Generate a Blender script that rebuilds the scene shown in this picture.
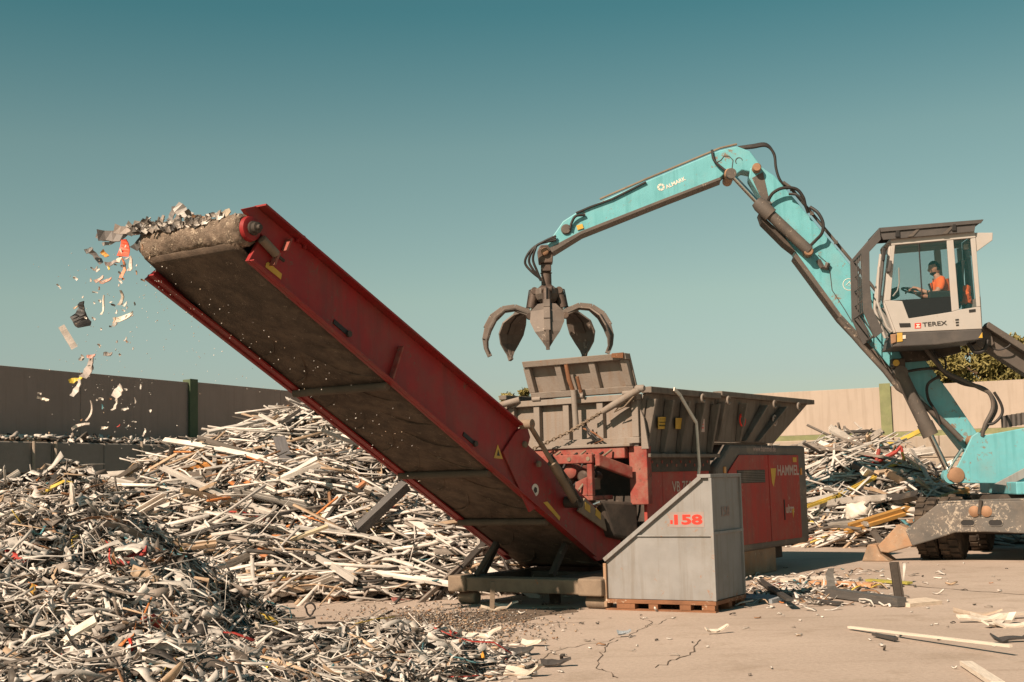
import bpy, bmesh, math, random
import numpy as np
from mathutils import Vector, Matrix
random.seed(7); rng = np.random.default_rng(7)
for o in list(bpy.data.objects): bpy.data.objects.remove(o)
scene = bpy.context.scene; COL = scene.collection
PI = math.pi; R_ = math.radians

# ---------------------------------------------------------------- camera
FPX, PITCH, ROLL, CAMH = 1290.0, R_(6.15), R_(-1.5), 1.6
cam_d = bpy.data.cameras.new('camera'); cam = bpy.data.objects.new('camera', cam_d); COL.objects.link(cam)
cam_d.sensor_width = 36; cam_d.lens = FPX*36/1024; cam_d.clip_end = 3000
CAMR = Matrix.Rotation(PI/2+PITCH, 3, 'X') @ Matrix.Rotation(ROLL, 3, 'Z')
CAMC = Vector((0, 0, CAMH))
cam.matrix_world = Matrix.Translation(CAMC) @ CAMR.to_4x4()
scene.camera = cam

# ---------------------------------------------------------------- world, sun, exposure
SUN_EL = R_(39); SUN_AZ = Vector((-0.63, -0.777)).normalized()
world = bpy.data.worlds.new('World'); scene.world = world; world.use_nodes = True
wn = world.node_tree; wn.nodes.clear()
sky = wn.nodes.new('ShaderNodeTexSky'); sky.sky_type = 'NISHITA'; sky.sun_disc = False
sky.sun_elevation = SUN_EL; sky.sun_rotation = math.atan2(SUN_AZ.x, SUN_AZ.y)
sky.air_density = 1.0; sky.dust_density = 1.0; sky.ozone_density = 1.0
tint = wn.nodes.new('ShaderNodeMix'); tint.data_type = 'RGBA'; tint.blend_type = 'MULTIPLY'; tint.inputs[0].default_value = 1
wtc = wn.nodes.new('ShaderNodeTexCoord'); wsep = wn.nodes.new('ShaderNodeSeparateXYZ'); wrm = wn.nodes.new('ShaderNodeValToRGB')
wn.links.new(wtc.outputs['Generated'], wsep.inputs[0]); wn.links.new(wsep.outputs[2], wrm.inputs[0])
SKY_STOPS = [(0.0, (.68, .66, .60)), (0.077, (.69, .675, .59)), (0.139, (.80, .78, .56)), (0.252, (.68, .77, .52)), (0.35, (.32, .63, .45)), (0.6, (.22, .52, .42))]     # teal cast of the clear sky, by height above the horizon
while len(wrm.color_ramp.elements) < len(SKY_STOPS): wrm.color_ramp.elements.new(0.5)
for el_, (ps_, cl_) in zip(wrm.color_ramp.elements, SKY_STOPS): el_.position = ps_; el_.color = (*cl_, 1)
bg = wn.nodes.new('ShaderNodeBackground'); bg.inputs[1].default_value = 0.0775
wo = wn.nodes.new('ShaderNodeOutputWorld')
wn.links.new(sky.outputs[0], tint.inputs[6]); wn.links.new(wrm.outputs[0], tint.inputs[7])
wn.links.new(tint.outputs[2], bg.inputs[0]); wn.links.new(bg.outputs[0], wo.inputs[0])
sun_d = bpy.data.lights.new('sun', 'SUN'); sun_d.energy = 5.0; sun_d.angle = R_(0.5); sun_d.color = (1.0, 0.80, 0.62)
sun = bpy.data.objects.new('sun', sun_d); COL.objects.link(sun)
sdir = Vector((SUN_AZ.x*math.cos(SUN_EL), SUN_AZ.y*math.cos(SUN_EL), math.sin(SUN_EL)))
sun.rotation_euler = sdir.to_track_quat('Z', 'Y').to_euler(); sun.location = (-20, -8, 25)
vs = scene.view_settings; vs.view_transform = 'Standard'; vs.look = 'None'; vs.gamma = 1; vs.exposure = 0.72; vs.use_curve_mapping = False
scene.render.engine = 'CYCLES'

# ---------------------------------------------------------------- helpers
def ray(x, y): return CAMR @ Vector(((x-512)/FPX, -(y-341)/FPX, -1))
def on_z(x, y, z=0.0):
    r = ray(x, y); return CAMC + r*((z-CAMH)/r.z)
def at_d(x, y, d):
    r = ray(x, y); return CAMC + r*(d/r.y)
class Frame:
    def __init__(s, O, a):
        s.O = Vector((O[0], O[1], 0)); s.a = Vector((a[0], a[1], 0)).normalized(); s.w = Vector((-s.a.y, s.a.x, 0))
    def __call__(s, a, w, z): return s.O + s.a*a + s.w*w + Vector((0, 0, z))
    def px(s, x, y, w):
        r = ray(x, y); t = (w+(s.O-CAMC).dot(s.w))/r.dot(s.w); return CAMC + r*t
    def pxa(s, x, y, a):
        r = ray(x, y); t = (a+(s.O-CAMC).dot(s.a))/r.dot(s.a); return CAMC + r*t
    def loc(s, p): q = p-s.O; return (q.dot(s.a), q.dot(s.w), p.z)

def root_of(o):
    while o.parent: o = o.parent
    return o
def tag(o, label=None, cat=None, group=None, kind=None):
    if label: o['label'] = label
    if cat: o['category'] = cat
    if group: o['group'] = group
    if kind: o['kind'] = kind
    return o
def thing(name, label, cat, loc=(0, 0, 0), group=None):
    o = bpy.data.objects.new(name, None); COL.objects.link(o); o.location = loc; o.empty_display_size = 0.2
    return tag(o, label, cat, group)

class MB:
    def __init__(s): s.v = []; s.f = []
    def add(s, vs, fs):
        b = len(s.v); s.v += [Vector(p) for p in vs]; s.f += [tuple(i+b for i in f) for f in fs]; return s
    def hexa(s, p):   # 8 points: bottom 4 ccw, top 4
        return s.add(p, [(0, 3, 2, 1), (4, 5, 6, 7), (0, 1, 5, 4), (1, 2, 6, 5), (2, 3, 7, 6), (3, 0, 4, 7)])
    def box(s, c, x, y, z):     # centre and half axes
        c = Vector(c); x = Vector(x); y = Vector(y); z = Vector(z)
        return s.hexa([c-x-y-z, c+x-y-z, c+x+y-z, c-x+y-z, c-x-y+z, c+x-y+z, c+x+y+z, c-x+y+z])
    def fbox(s, F, a0, a1, w0, w1, z0, z1):
        return s.hexa([F(a0, w0, z0), F(a1, w0, z0), F(a1, w1, z0), F(a0, w1, z0), F(a0, w0, z1), F(a1, w0, z1), F(a1, w1, z1), F(a0, w1, z1)])
    def bar(s, p, q, wd, ht, up=(0, 0, 1)):
        p = Vector(p); q = Vector(q); t = (q-p).normalized(); up = Vector(up)
        sd = t.cross(up)
        if sd.length < 1e-3: sd = t.cross(Vector((0, 1, 0)))
        sd.normalize(); u = sd.cross(t).normalized()
        return s.box((p+q)/2, (q-p)/2, sd*wd/2, u*ht/2)
    def prism(s, pts, vec):
        n = len(pts); pts = [Vector(p) for p in pts]; vec = Vector(vec)
        fs = [tuple(range(n)), tuple(range(2*n-1, n-1, -1))]+[(i, i+n, (i+1) % n+n, (i+1) % n) for i in range(n)]
        return s.add(pts+[p+vec for p in pts], fs)
    def tube(s, pts, r, n=10, cap=True):
        pts = [Vector(p) for p in pts]; m = len(pts); rs = r if isinstance(r, (list, tuple)) else [r]*m
        vs = []; nrm = None
        for i, p in enumerate(pts):
            t = (pts[min(i+1, m-1)]-pts[max(i-1, 0)]).normalized()
            if nrm is None:
                nrm = t.cross(Vector((0, 0, 1)))
                if nrm.length < 1e-3: nrm = t.cross(Vector((1, 0, 0)))
            else: nrm = nrm - t*nrm.dot(t)
            nrm.normalize(); b = t.cross(nrm)
            for k in range(n):
                a = 2*PI*k/n; vs.append(p+(nrm*math.cos(a)+b*math.sin(a))*rs[i])
        fs = [(i*n+k, i*n+(k+1) % n, (i+1)*n+(k+1) % n, (i+1)*n+k) for i in range(m-1) for k in range(n)]
        if cap: fs += [tuple(range(n-1, -1, -1)), tuple((m-1)*n+k for k in range(n))]
        return s.add(vs, fs)
    def lathe(s, c, ax, prof, n=24):    # prof: (radius, offset along axis)
        c = Vector(c); ax = Vector(ax).normalized(); u = ax.cross(Vector((0, 0, 1)))
        if u.length < 1e-3: u = ax.cross(Vector((1, 0, 0)))
        u.normalize(); v = ax.cross(u); vs = []; m = len(prof)
        for r, h in prof:
            for k in range(n):
                a = 2*PI*k/n; vs.append(c+ax*h+(u*math.cos(a)+v*math.sin(a))*r)
        fs = [(i*n+k, i*n+(k+1) % n, (i+1)*n+(k+1) % n, (i+1)*n+k) for i in range(m-1) for k in range(n)]
        fs += [tuple(range(n-1, -1, -1)), tuple((m-1)*n+k for k in range(n))]
        return s.add(vs, fs)
    def mesh(s, name, off=Vector((0, 0, 0)), smooth=False):
        me = bpy.data.meshes.new(name); me.from_pydata([tuple(p-off) for p in s.v], [], s.f)
        bm = bmesh.new(); bm.from_mesh(me); bmesh.ops.recalc_face_normals(bm, faces=bm.faces); bm.to_mesh(me); bm.free()
        if smooth: smooth_mesh(me)
        return me
    def build(s, name, m, parent=None, bevel=0.0, smooth=False, loc=None):
        off = Vector((0, 0, 0))
        if parent is not None: off = Vector(root_of(parent).location)
        elif loc is not None: off = Vector(loc)
        me = s.mesh(name, off, smooth); me.materials.append(m)
        o = bpy.data.objects.new(name, me); COL.objects.link(o)
        if parent is not None: o.parent = parent
        else: o.location = off
        if bevel:
            b = o.modifiers.new('bevel', 'BEVEL'); b.width = bevel; b.segments = 2; b.limit_method = 'ANGLE'; b.angle_limit = R_(35)
        return o
def smooth_mesh(me, ang=40):
    me.polygons.foreach_set('use_smooth', [True]*len(me.polygons))
    try: me.set_sharp_from_angle(angle=R_(ang))
    except Exception: pass

# ---------------------------------------------------------------- materials
def newmat(name):
    m = bpy.data.materials.new(name); m.use_nodes = True; nt = m.node_tree; nt.nodes.clear()
    b = nt.nodes.new('ShaderNodeBsdfPrincipled'); o = nt.nodes.new('ShaderNodeOutputMaterial'); nt.links.new(b.outputs[0], o.inputs[0])
    return m, nt, b
def noise(nt, co, scale, detail=4, rough=0.6, dist=0.0):
    n = nt.nodes.new('ShaderNodeTexNoise'); n.inputs['Scale'].default_value = scale; n.inputs['Detail'].default_value = detail
    n.inputs['Roughness'].default_value = rough; n.inputs['Distortion'].default_value = dist
    nt.links.new(co, n.inputs['Vector']); return n.outputs[0]
def ramp(nt, fac, p0, p1, c0=(0, 0, 0, 1), c1=(1, 1, 1, 1)):
    r = nt.nodes.new('ShaderNodeValToRGB'); r.color_ramp.elements[0].position = p0; r.color_ramp.elements[1].position = p1
    r.color_ramp.elements[0].color = c0; r.color_ramp.elements[1].color = c1; nt.links.new(fac, r.inputs[0]); return r.outputs[0]
def mixc(nt, fac, a, b, mode='MIX'):
    m = nt.nodes.new('ShaderNodeMix'); m.data_type = 'RGBA'; m.blend_type = mode
    for inp, val in ((0, fac), (6, a), (7, b)):
        if isinstance(val, (int, float)): m.inputs[inp].default_value = val
        elif isinstance(val, tuple): m.inputs[inp].default_value = (*val[:3], 1)
        else: nt.links.new(val, m.inputs[inp])
    return m.outputs[2]
def mapping(nt, co, sc, rot=(0, 0, 0)):
    m = nt.nodes.new('ShaderNodeMapping'); m.inputs['Scale'].default_value = sc; m.inputs['Rotation'].default_value = rot
    nt.links.new(co, m.inputs['Vector']); return m.outputs[0]
def math_(nt, op, a, b):
    m = nt.nodes.new('ShaderNodeMath'); m.operation = op
    for i, v in enumerate((a, b)):
        if isinstance(v, (int, float)): m.inputs[i].default_value = v
        else: nt.links.new(v, m.inputs[i])
    return m.outputs[0]
def surf(name, base, rough=0.6, metal=0.0, var=0.18, vscale=3.0, dirt=None, dirt_amt=0.5, dscale=2.0, wear=None, wear_amt=0.35, wscale=14.0,
         streak=None, streak_amt=0.55, bump=0.15, bscale=40.0, spec=0.35, source=None):
    m, nt, b = newmat(name); tc = nt.nodes.new('ShaderNodeTexCoord'); co = tc.outputs['Object']
    col = base
    if source == 'object':
        oi = nt.nodes.new('ShaderNodeObjectInfo'); col = oi.outputs['Color']
    elif source == 'attr':
        at = nt.nodes.new('ShaderNodeVertexColor'); at.layer_name = 'Col'; col = at.outputs[0]
    n1 = noise(nt, co, vscale, 5)
    col = mixc(nt, 1.0, col, ramp(nt, n1, 0.25, 0.75, (1-var, 1-var, 1-var, 1), (1+var, 1+var, 1+var, 1)), 'MULTIPLY')
    if dirt:
        d = ramp(nt, noise(nt, co, dscale, 8, 0.7), 0.62-0.3*dirt_amt, 0.72-0.05*dirt_amt); d = math_(nt, 'MULTIPLY', d, 0.25+0.6*dirt_amt)
        col = mixc(nt, d, col, dirt)
    if streak:
        s_ = ramp(nt, noise(nt, mapping(nt, co, (9, 9, 0.6)), 1.0, 4), 0.50, 0.66); col = mixc(nt, math_(nt, 'MULTIPLY', s_, streak_amt), col, streak)
    if wear:
        a1 = noise(nt, co, wscale, 8, 0.75, 0.6); a2 = noise(nt, co, wscale*0.17, 3)
        wf = ramp(nt, math_(nt, 'ADD', a1, math_(nt, 'MULTIPLY', a2, 0.5)), 0.97-0.30*wear_amt-0.03, 0.97-0.30*wear_amt+0.02)
        col = mixc(nt, wf, col, wear)
    if isinstance(col, tuple): b.inputs['Base Color'].default_value = (*col, 1)
    else: nt.links.new(col, b.inputs['Base Color'])
    rn = nt.nodes.new('ShaderNodeMapRange'); rn.inputs[3].default_value = max(0.05, rough-0.14); rn.inputs[4].default_value = min(1, rough+0.14)
    nt.links.new(n1, rn.inputs[0]); nt.links.new(rn.outputs[0], b.inputs['Roughness'])
    b.inputs['Metallic'].default_value = metal; b.inputs['Specular IOR Level'].default_value = spec
    if bump:
        bp = nt.nodes.new('ShaderNodeBump'); bp.inputs['Strength'].default_value = bump; bp.inputs['Distance'].default_value = 0.02
        nt.links.new(noise(nt, co, bscale, 6, 0.65), bp.inputs['Height']); nt.links.new(bp.outputs[0], b.inputs['Normal'])
    return m
DUST = (0.36, 0.27, 0.20)
M = {}
M['red'] = surf('red_paint', (0.245, 0.014, 0.014), 0.55, var=0.22, dirt=(0.17, 0.055, 0.04), dirt_amt=0.6, wear=(0.13, 0.065, 0.045), wear_amt=0.24, streak=(0.15, 0.025, 0.02), bump=0.08)
M['red_door'] = surf('faded_red_paint', (0.34, 0.03, 0.022), 0.62, dirt=(0.25, 0.10, 0.07), dirt_amt=0.6, wear=(0.30, 0.14, 0.10), wear_amt=0.18, streak=(0.2, 0.05, 0.04), bump=0.1)
M['red_dusty'] = surf('dusty_red_paint', (0.235, 0.04, 0.03), 0.8, var=0.3, dirt=(0.25, 0.15, 0.11), dirt_amt=0.75, dscale=5, wear=(0.10, 0.06, 0.045), wear_amt=0.38, bump=0.15)
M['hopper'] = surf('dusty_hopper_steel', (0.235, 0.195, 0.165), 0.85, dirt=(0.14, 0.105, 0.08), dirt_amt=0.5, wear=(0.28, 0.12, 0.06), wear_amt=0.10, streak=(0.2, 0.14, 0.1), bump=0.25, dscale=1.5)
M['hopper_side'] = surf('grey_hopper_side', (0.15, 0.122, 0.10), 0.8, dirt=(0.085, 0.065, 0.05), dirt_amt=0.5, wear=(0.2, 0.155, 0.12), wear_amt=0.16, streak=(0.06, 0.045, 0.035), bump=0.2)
M['frame_grey'] = surf('grey_painted_frame', (0.125, 0.105, 0.09), 0.7, dirt=DUST, dirt_amt=0.3, wear=(0.3, 0.25, 0.2), wear_amt=0.15, bump=0.12)
M['dark_steel'] = surf('dark_grimy_steel', (0.045, 0.035, 0.028), 0.75, dirt=(0.14, 0.1, 0.075), dirt_amt=0.5, wear=(0.2, 0.16, 0.13), wear_amt=0.1, bump=0.2)
M['dusty_steel'] = surf('dusty_beam_steel', (0.215, 0.158, 0.112), 0.9, dirt=(0.075, 0.053, 0.038), dirt_amt=0.65, wear=(0.3, 0.13, 0.07), wear_amt=0.1, bump=0.25)
M['belt'] = surf('dirty_rubber_belt', (0.085, 0.06, 0.043), 0.9, var=0.4, vscale=6, dirt=(0.17, 0.12, 0.085), dirt_amt=0.55, dscale=3.0, wear=(0.42, 0.33, 0.25), wear_amt=0.13, wscale=60, bump=0.5, bscale=90)
M['cross'] = surf('dirty_cross_tube', (0.10, 0.075, 0.055), 0.9, var=0.3, bump=0.2)
M['cleat'] = surf('dark_belt_cleat', (0.03, 0.021, 0.015), 0.9, bump=0.3)
M['belt_worn'] = surf('dusty_drum_belt', (0.185, 0.135, 0.10), 0.95, var=0.5, vscale=14, dirt=(0.07, 0.05, 0.035), dirt_amt=0.6, dscale=4, wear=(0.5, 0.4, 0.3), wear_amt=0.4, wscale=60, bump=0.9, bscale=110)
M['teal'] = surf('turquoise_paint', (0.125, 0.36, 0.395), 0.5, var=0.10, dirt=(0.20, 0.29, 0.29), dirt_amt=0.45, dscale=1.2, wear=(0.20, 0.15, 0.11), wear_amt=0.25, wscale=9, streak=(0.08, 0.27, 0.29), bump=0.08)
M['mach_grey'] = surf('worn_grey_paint', (0.085, 0.07, 0.06), 0.65, dirt=(0.16, 0.12, 0.09), dirt_amt=0.5, wear=(0.30, 0.235, 0.18), wear_amt=0.22, bump=0.15)
M['chassis'] = surf('scraped_grey_chassis', (0.105, 0.095, 0.086), 0.75, var=0.3, dirt=(0.18, 0.14, 0.11), dirt_amt=0.5, wear=(0.36, 0.30, 0.24), wear_amt=0.38, wscale=16, bump=0.2)
M['rusty_leg'] = surf('rust_scraped_leg', (0.27, 0.19, 0.13), 0.85, var=0.35, dirt=(0.40, 0.17, 0.06), dirt_amt=0.6, wear=(0.5, 0.4, 0.3), wear_amt=0.25, bump=0.3)
M['grapple'] = surf('worn_grapple_steel', (0.15, 0.122, 0.104), 0.65, metal=0.3, var=0.3, dirt=(0.17, 0.12, 0.09), dirt_amt=0.6, wear=(0.45, 0.38, 0.32), wear_amt=0.2, bump=0.2)
M['grapple_dark'] = surf('oily_grapple_steel', (0.085, 0.06, 0.048), 0.6, metal=0.3, var=0.3, dirt=(0.22, 0.15, 0.1), dirt_amt=0.4, wear=(0.4, 0.32, 0.26), wear_amt=0.2, bump=0.2)
M['chrome'] = surf('hydraulic_rod_chrome', (0.55, 0.52, 0.48), 0.22, metal=1.0, var=0.1, bump=0.0)
M['brass_pin'] = surf('rusty_pin', (0.30, 0.17, 0.10), 0.7, metal=0.3, var=0.3, bump=0.2)
M['hose'] = surf('black_rubber_hose', (0.022, 0.018, 0.016), 0.6, var=0.2, dirt=(0.13, 0.1, 0.08), dirt_amt=0.3, bump=0.1)
M['cream'] = surf('cream_cab_paint', (0.37, 0.335, 0.305), 0.5, var=0.06, dirt=(0.40, 0.32, 0.25), dirt_amt=0.3, wear=(0.3, 0.24, 0.18), wear_amt=0.05, bump=0.04)
M['cab_grey'] = surf('cab_base_grey', (0.066, 0.058, 0.054), 0.6, dirt=(0.13, 0.105, 0.088), dirt_amt=0.35, bump=0.08)
M['black'] = surf('matt_black_plastic', (0.018, 0.016, 0.015), 0.6, var=0.2, bump=0.05)
M['tyre'] = surf('dusty_tyre_rubber', (0.04, 0.03, 0.023), 0.95, var=0.3, dirt=(0.22, 0.155, 0.105), dirt_amt=0.6, bump=0.3)
M['container'] = surf('grey_container_paint', (0.228, 0.218, 0.21), 0.7, var=0.14, dirt=(0.175, 0.155, 0.13), dirt_amt=0.4, wear=(0.28, 0.12, 0.05), wear_amt=0.14, wscale=11, streak=(0.165, 0.14, 0.115), bump=0.06)
M['rust'] = surf('rusted_steel', (0.20, 0.09, 0.045), 0.9, var=0.35, dirt=(0.14, 0.06, 0.03), dirt_amt=0.6, wear=(0.4, 0.3, 0.22), wear_amt=0.2, bump=0.4)
M['white'] = surf('faded_white_print', (0.62, 0.55, 0.47), 0.7, var=0.15, bump=0)
M['offwhite'] = surf('worn_white_print', (0.42, 0.33, 0.28), 0.7, var=0.3, bump=0)
M['print_red'] = surf('red_print', (0.62, 0.035, 0.02), 0.6, var=0.15, bump=0)
M['print_black'] = surf('black_print', (0.03, 0.026, 0.024), 0.6, var=0.1, bump=0)
M['print_orange'] = surf('faded_orange_print', (0.5, 0.25, 0.18), 0.7, var=0.2, bump=0)
M['print_faint'] = surf('rubbed_out_print', (0.26, 0.185, 0.16), 0.8, var=0.3, bump=0)
M['yellow'] = surf('yellow_sticker', (0.50, 0.30, 0.045), 0.6, var=0.2, dirt=(0.3, 0.2, 0.1), dirt_amt=0.4, bump=0)
M['label_patch'] = surf('faded_label_patch', (0.27, 0.205, 0.185), 0.7, var=0.2, bump=0)
M['ivory_patch'] = surf('pinkish_sticker', (0.45, 0.33, 0.29), 0.7, var=0.2, bump=0)
M['amber'] = surf('amber_lamp', (0.55, 0.22, 0.04), 0.3, var=0.1, bump=0)
M['orange_cloth'] = surf('hi_vis_orange_cloth', (0.85, 0.16, 0.035), 0.8, var=0.12, vscale=12, bump=0.2)
M['dark_cloth'] = surf('dark_work_trousers', (0.03, 0.032, 0.038), 0.9, bump=0.1)
M['skin'] = surf('skin', (0.42, 0.23, 0.155), 0.55, var=0.08, bump=0.03)
M['hair'] = surf('dark_hair', (0.022, 0.016, 0.013), 0.7, bump=0.3)
M['seat'] = surf('dark_seat_cloth', (0.035, 0.032, 0.03), 0.9, bump=0.1)
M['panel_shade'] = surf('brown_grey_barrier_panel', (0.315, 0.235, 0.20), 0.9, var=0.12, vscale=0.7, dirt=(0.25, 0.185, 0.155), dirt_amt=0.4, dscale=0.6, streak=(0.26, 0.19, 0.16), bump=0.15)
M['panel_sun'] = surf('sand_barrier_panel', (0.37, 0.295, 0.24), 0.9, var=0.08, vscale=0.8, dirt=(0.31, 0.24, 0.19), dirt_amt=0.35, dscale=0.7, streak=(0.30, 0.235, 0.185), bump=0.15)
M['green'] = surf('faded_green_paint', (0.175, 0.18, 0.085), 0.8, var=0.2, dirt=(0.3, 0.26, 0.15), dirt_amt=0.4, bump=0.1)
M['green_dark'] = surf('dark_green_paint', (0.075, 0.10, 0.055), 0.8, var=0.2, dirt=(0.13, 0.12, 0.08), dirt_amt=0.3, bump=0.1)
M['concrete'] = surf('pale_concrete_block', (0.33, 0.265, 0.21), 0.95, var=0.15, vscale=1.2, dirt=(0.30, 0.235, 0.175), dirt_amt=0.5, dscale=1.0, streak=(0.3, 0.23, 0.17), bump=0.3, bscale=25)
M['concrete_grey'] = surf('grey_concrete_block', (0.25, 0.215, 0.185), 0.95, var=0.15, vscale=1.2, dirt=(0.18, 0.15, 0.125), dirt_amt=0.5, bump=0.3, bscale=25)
M['scrap'] = surf('mixed_scrap', (0.4, 0.35, 0.3), 0.62, var=0.25, vscale=7, dirt=(0.2, 0.15, 0.11), dirt_amt=0.15, dscale=5, bump=0.25, bscale=30, source='attr')
M['piece'] = surf('scrap_piece_paint', (0.4, 0.35, 0.3), 0.55, var=0.25, vscale=6, dirt=(0.22, 0.165, 0.12), dirt_amt=0.15, dscale=4, wear=(0.25, 0.18, 0.13), wear_amt=0.15, bump=0.2, bscale=25, source='object')
M['mound'] = surf('fine_scrap_dirt', (0.10, 0.075, 0.055), 0.95, var=0.5, vscale=9, dirt=(0.26, 0.2, 0.15), dirt_amt=0.4, dscale=6, bump=1.0, bscale=14)
M['bag'] = surf('white_plastic_sack', (0.62, 0.54, 0.46), 0.6, var=0.1, bump=0.3, bscale=12)
def glass(name, tintc, alpha):
    m, nt, b = newmat(name)
    b.inputs['Base Color'].default_value = (*tintc, 1); b.inputs['Roughness'].default_value = 0.05; b.inputs['Alpha'].default_value = alpha
    b.inputs['Specular IOR Level'].default_value = 0.5
    return m
M['glass'] = glass('tinted_cab_glass', (0.01, 0.07, 0.07), 0.16)
M['glass_dark'] = glass('dark_lower_glass', (0.012, 0.012, 0.012), 0.93)

def leafmat(name, c0, c1):
    m, nt, b = newmat(name); at = nt.nodes.new('ShaderNodeVertexColor'); at.layer_name = 'Col'
    nt.links.new(mixc(nt, at.outputs[0], c0, c1), b.inputs['Base Color']); b.inputs['Roughness'].default_value = 0.75
    b.inputs['Subsurface Weight'].default_value = 0.0
    return m
M['pine'] = leafmat('pine_needles', (0.09, 0.078, 0.02), (0.28, 0.22, 0.065))
M['bark'] = surf('pine_bark', (0.12, 0.075, 0.045), 0.95, var=0.4, bump=0.6)

def ground_mat():
    m, nt, b = newmat('yard_concrete'); tc = nt.nodes.new('ShaderNodeTexCoord'); co = tc.outputs['Object']
    big = noise(nt, co, 0.22, 6, 0.6, 0.5); mid = noise(nt, co, 1.3, 8, 0.7, 0.3); fine = noise(nt, co, 24, 6, 0.7)
    col = ramp(nt, big, 0.32, 0.70, (0.355, 0.278, 0.225, 1), (0.455, 0.362, 0.298, 1))
    col = mixc(nt, math_(nt, 'MULTIPLY', ramp(nt, mid, 0.52, 0.72), 0.6), col, (0.245, 0.182, 0.13))
    str_ = noise(nt, mapping(nt, co, (0.35, 2.6, 1), (0, 0, 0.5)), 1.2, 7, 0.65)       # tyre-dragged streaks
    col = mixc(nt, math_(nt, 'MULTIPLY', ramp(nt, str_, 0.55, 0.72), 0.4), col, (0.22, 0.165, 0.12))
    col = mixc(nt, 1.0, col, ramp(nt, fine, 0.25, 0.75, (0.80, 0.80, 0.80, 1), (1.15, 1.15, 1.15, 1)), 'MULTIPLY')
    sp = noise(nt, co, 55, 3, 0.6); col = mixc(nt, math_(nt, 'MULTIPLY', ramp(nt, sp, 0.66, 0.72), 0.55), col, (0.11, 0.08, 0.06))
    sp2 = noise(nt, mapping(nt, co, (1, 1, 1), (0, 0, 1)), 37, 3, 0.6); col = mixc(nt, math_(nt, 'MULTIPLY', ramp(nt, sp2, 0.68, 0.73), 0.6), col, (0.6, 0.5, 0.4))
    nt.links.new(col, b.inputs['Base Color']); b.inputs['Roughness'].default_value = 0.92; b.inputs['Specular IOR Level'].default_value = 0.2
    bp = nt.nodes.new('ShaderNodeBump'); bp.inputs['Strength'].default_value = 0.35; bp.inputs['Distance'].default_value = 0.03
    nt.links.new(math_(nt, 'ADD', mid, math_(nt, 'MULTIPLY', fine, 0.5)), bp.inputs['Height']); nt.links.new(bp.outputs[0], b.inputs['Normal'])
    return m
M['ground'] = ground_mat()
M['crack'] = surf('dark_crack_fill', (0.10, 0.07, 0.05), 0.95, bump=0)
M['gravel'] = surf('dark_gravel_grit', (0.12, 0.085, 0.062), 0.95, var=0.5, vscale=12, dirt=(0.32, 0.24, 0.17), dirt_amt=0.5, dscale=14, bump=0.9, bscale=40)

# ---------------------------------------------------------------- batch of bent strips and torn shards (numpy)
def strips(P, T, N, L, W, H, bend, twist, jag, seg=3):
    """returns verts (n, rings, 4, 3) of bent box strips"""
    n = len(P); T = T/np.linalg.norm(T, axis=1, keepdims=True); S = np.cross(T, N); S /= np.linalg.norm(S, axis=1, keepdims=True)+1e-9
    N = np.cross(S, T); out = np.zeros((n, seg+1, 4, 3))
    kink = rng.uniform(-1, 1, (n, seg+1, 2))
    for k in range(seg+1):
        u = k/seg-0.5
        c = P+T*(L*u)[:, None]+N*((bend*L)*(u*u*2-0.25)+kink[:, k, 0]*jag*0.12*L)[:, None]+S*(kink[:, k, 1]*jag*0.10*L)[:, None]
        a = twist*u; ca, sa = np.cos(a)[:, None], np.sin(a)[:, None]
        s2 = S*ca+N*sa; n2 = N*ca-S*sa
        wk = (W*(1-jag*rng.uniform(0, 0.85, n)))[:, None]/2; hk = H[:, None]/2
        out[:, k, 0] = c-s2*wk-n2*hk; out[:, k, 1] = c+s2*wk-n2*hk; out[:, k, 2] = c+s2*wk+n2*hk; out[:, k, 3] = c-s2*wk+n2*hk
    return out
def strip_faces(seg=3):
    f = [(0, 3, 2, 1), (seg*4, seg*4+1, seg*4+2, seg*4+3)]
    for k in range(seg):
        for j in range(4): f.append((k*4+j, k*4+(j+1) % 4, (k+1)*4+(j+1) % 4, (k+1)*4+j))
    return np.array(f)
def bulk_mesh(name, V, cols, faces, extra=None):
    n, nv = len(V), V.shape[1]*V.shape[2]; v = V.reshape(-1, 3)
    F = (faces[None]+(np.arange(n)*nv)[:, None, None]).reshape(-1, 4); c = np.repeat(cols, nv, axis=0)
    if extra is not None:
        ev, ef, ec = extra; F = np.vstack([F, ef+len(v)]); v = np.vstack([v, ev]); c = np.vstack([c, ec])
    me = bpy.data.meshes.new(name); me.vertices.add(len(v)); me.vertices.foreach_set('co', v.astype(np.float32).ravel())
    me.loops.add(F.size); me.loops.foreach_set('vertex_index', F.astype(np.int32).ravel())
    me.polygons.add(len(F)); me.polygons.foreach_set('loop_start', np.arange(0, F.size, 4, dtype=np.int32))
    ca = me.color_attributes.new('Col', 'FLOAT_COLOR', 'POINT')
    ca.data.foreach_set('color', np.hstack([c, np.ones((len(c), 1))]).astype(np.float32).ravel())
    me.update(calc_edges=True); me.validate(); return me
PAL = np.array([(.58, .52, .465), (.49, .44, .39), (.38, .345, .31), (.30, .26, .225), (.22, .18, .15), (.10, .082, .068), (.045, .038, .033),
                (.40, .28, .185), (.22, .115, .06), (.06, .17, .19), (.48, .17, .05), (.35, .04, .03), (.52, .37, .07)])
def pal(n, w):
    w = np.array(w, float); c = PAL[rng.choice(len(PAL), n, p=w/w.sum())]; return np.clip(c*rng.uniform(0.8, 1.15, (n, 1)), 0.01, 0.75)
W_LONG = [28, 18, 10, 7, 7, 8, 10, 8, 4, .8, .8, .35, .25]
W_SHRED = [22, 20, 12, 8, 8, 10, 11, 5, 3.2, .5, .25, .4, .3]
W_RIGHT = [26, 18, 10, 8, 7, 6, 5, 7, 3, .8, .6, .6, .4]

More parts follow.
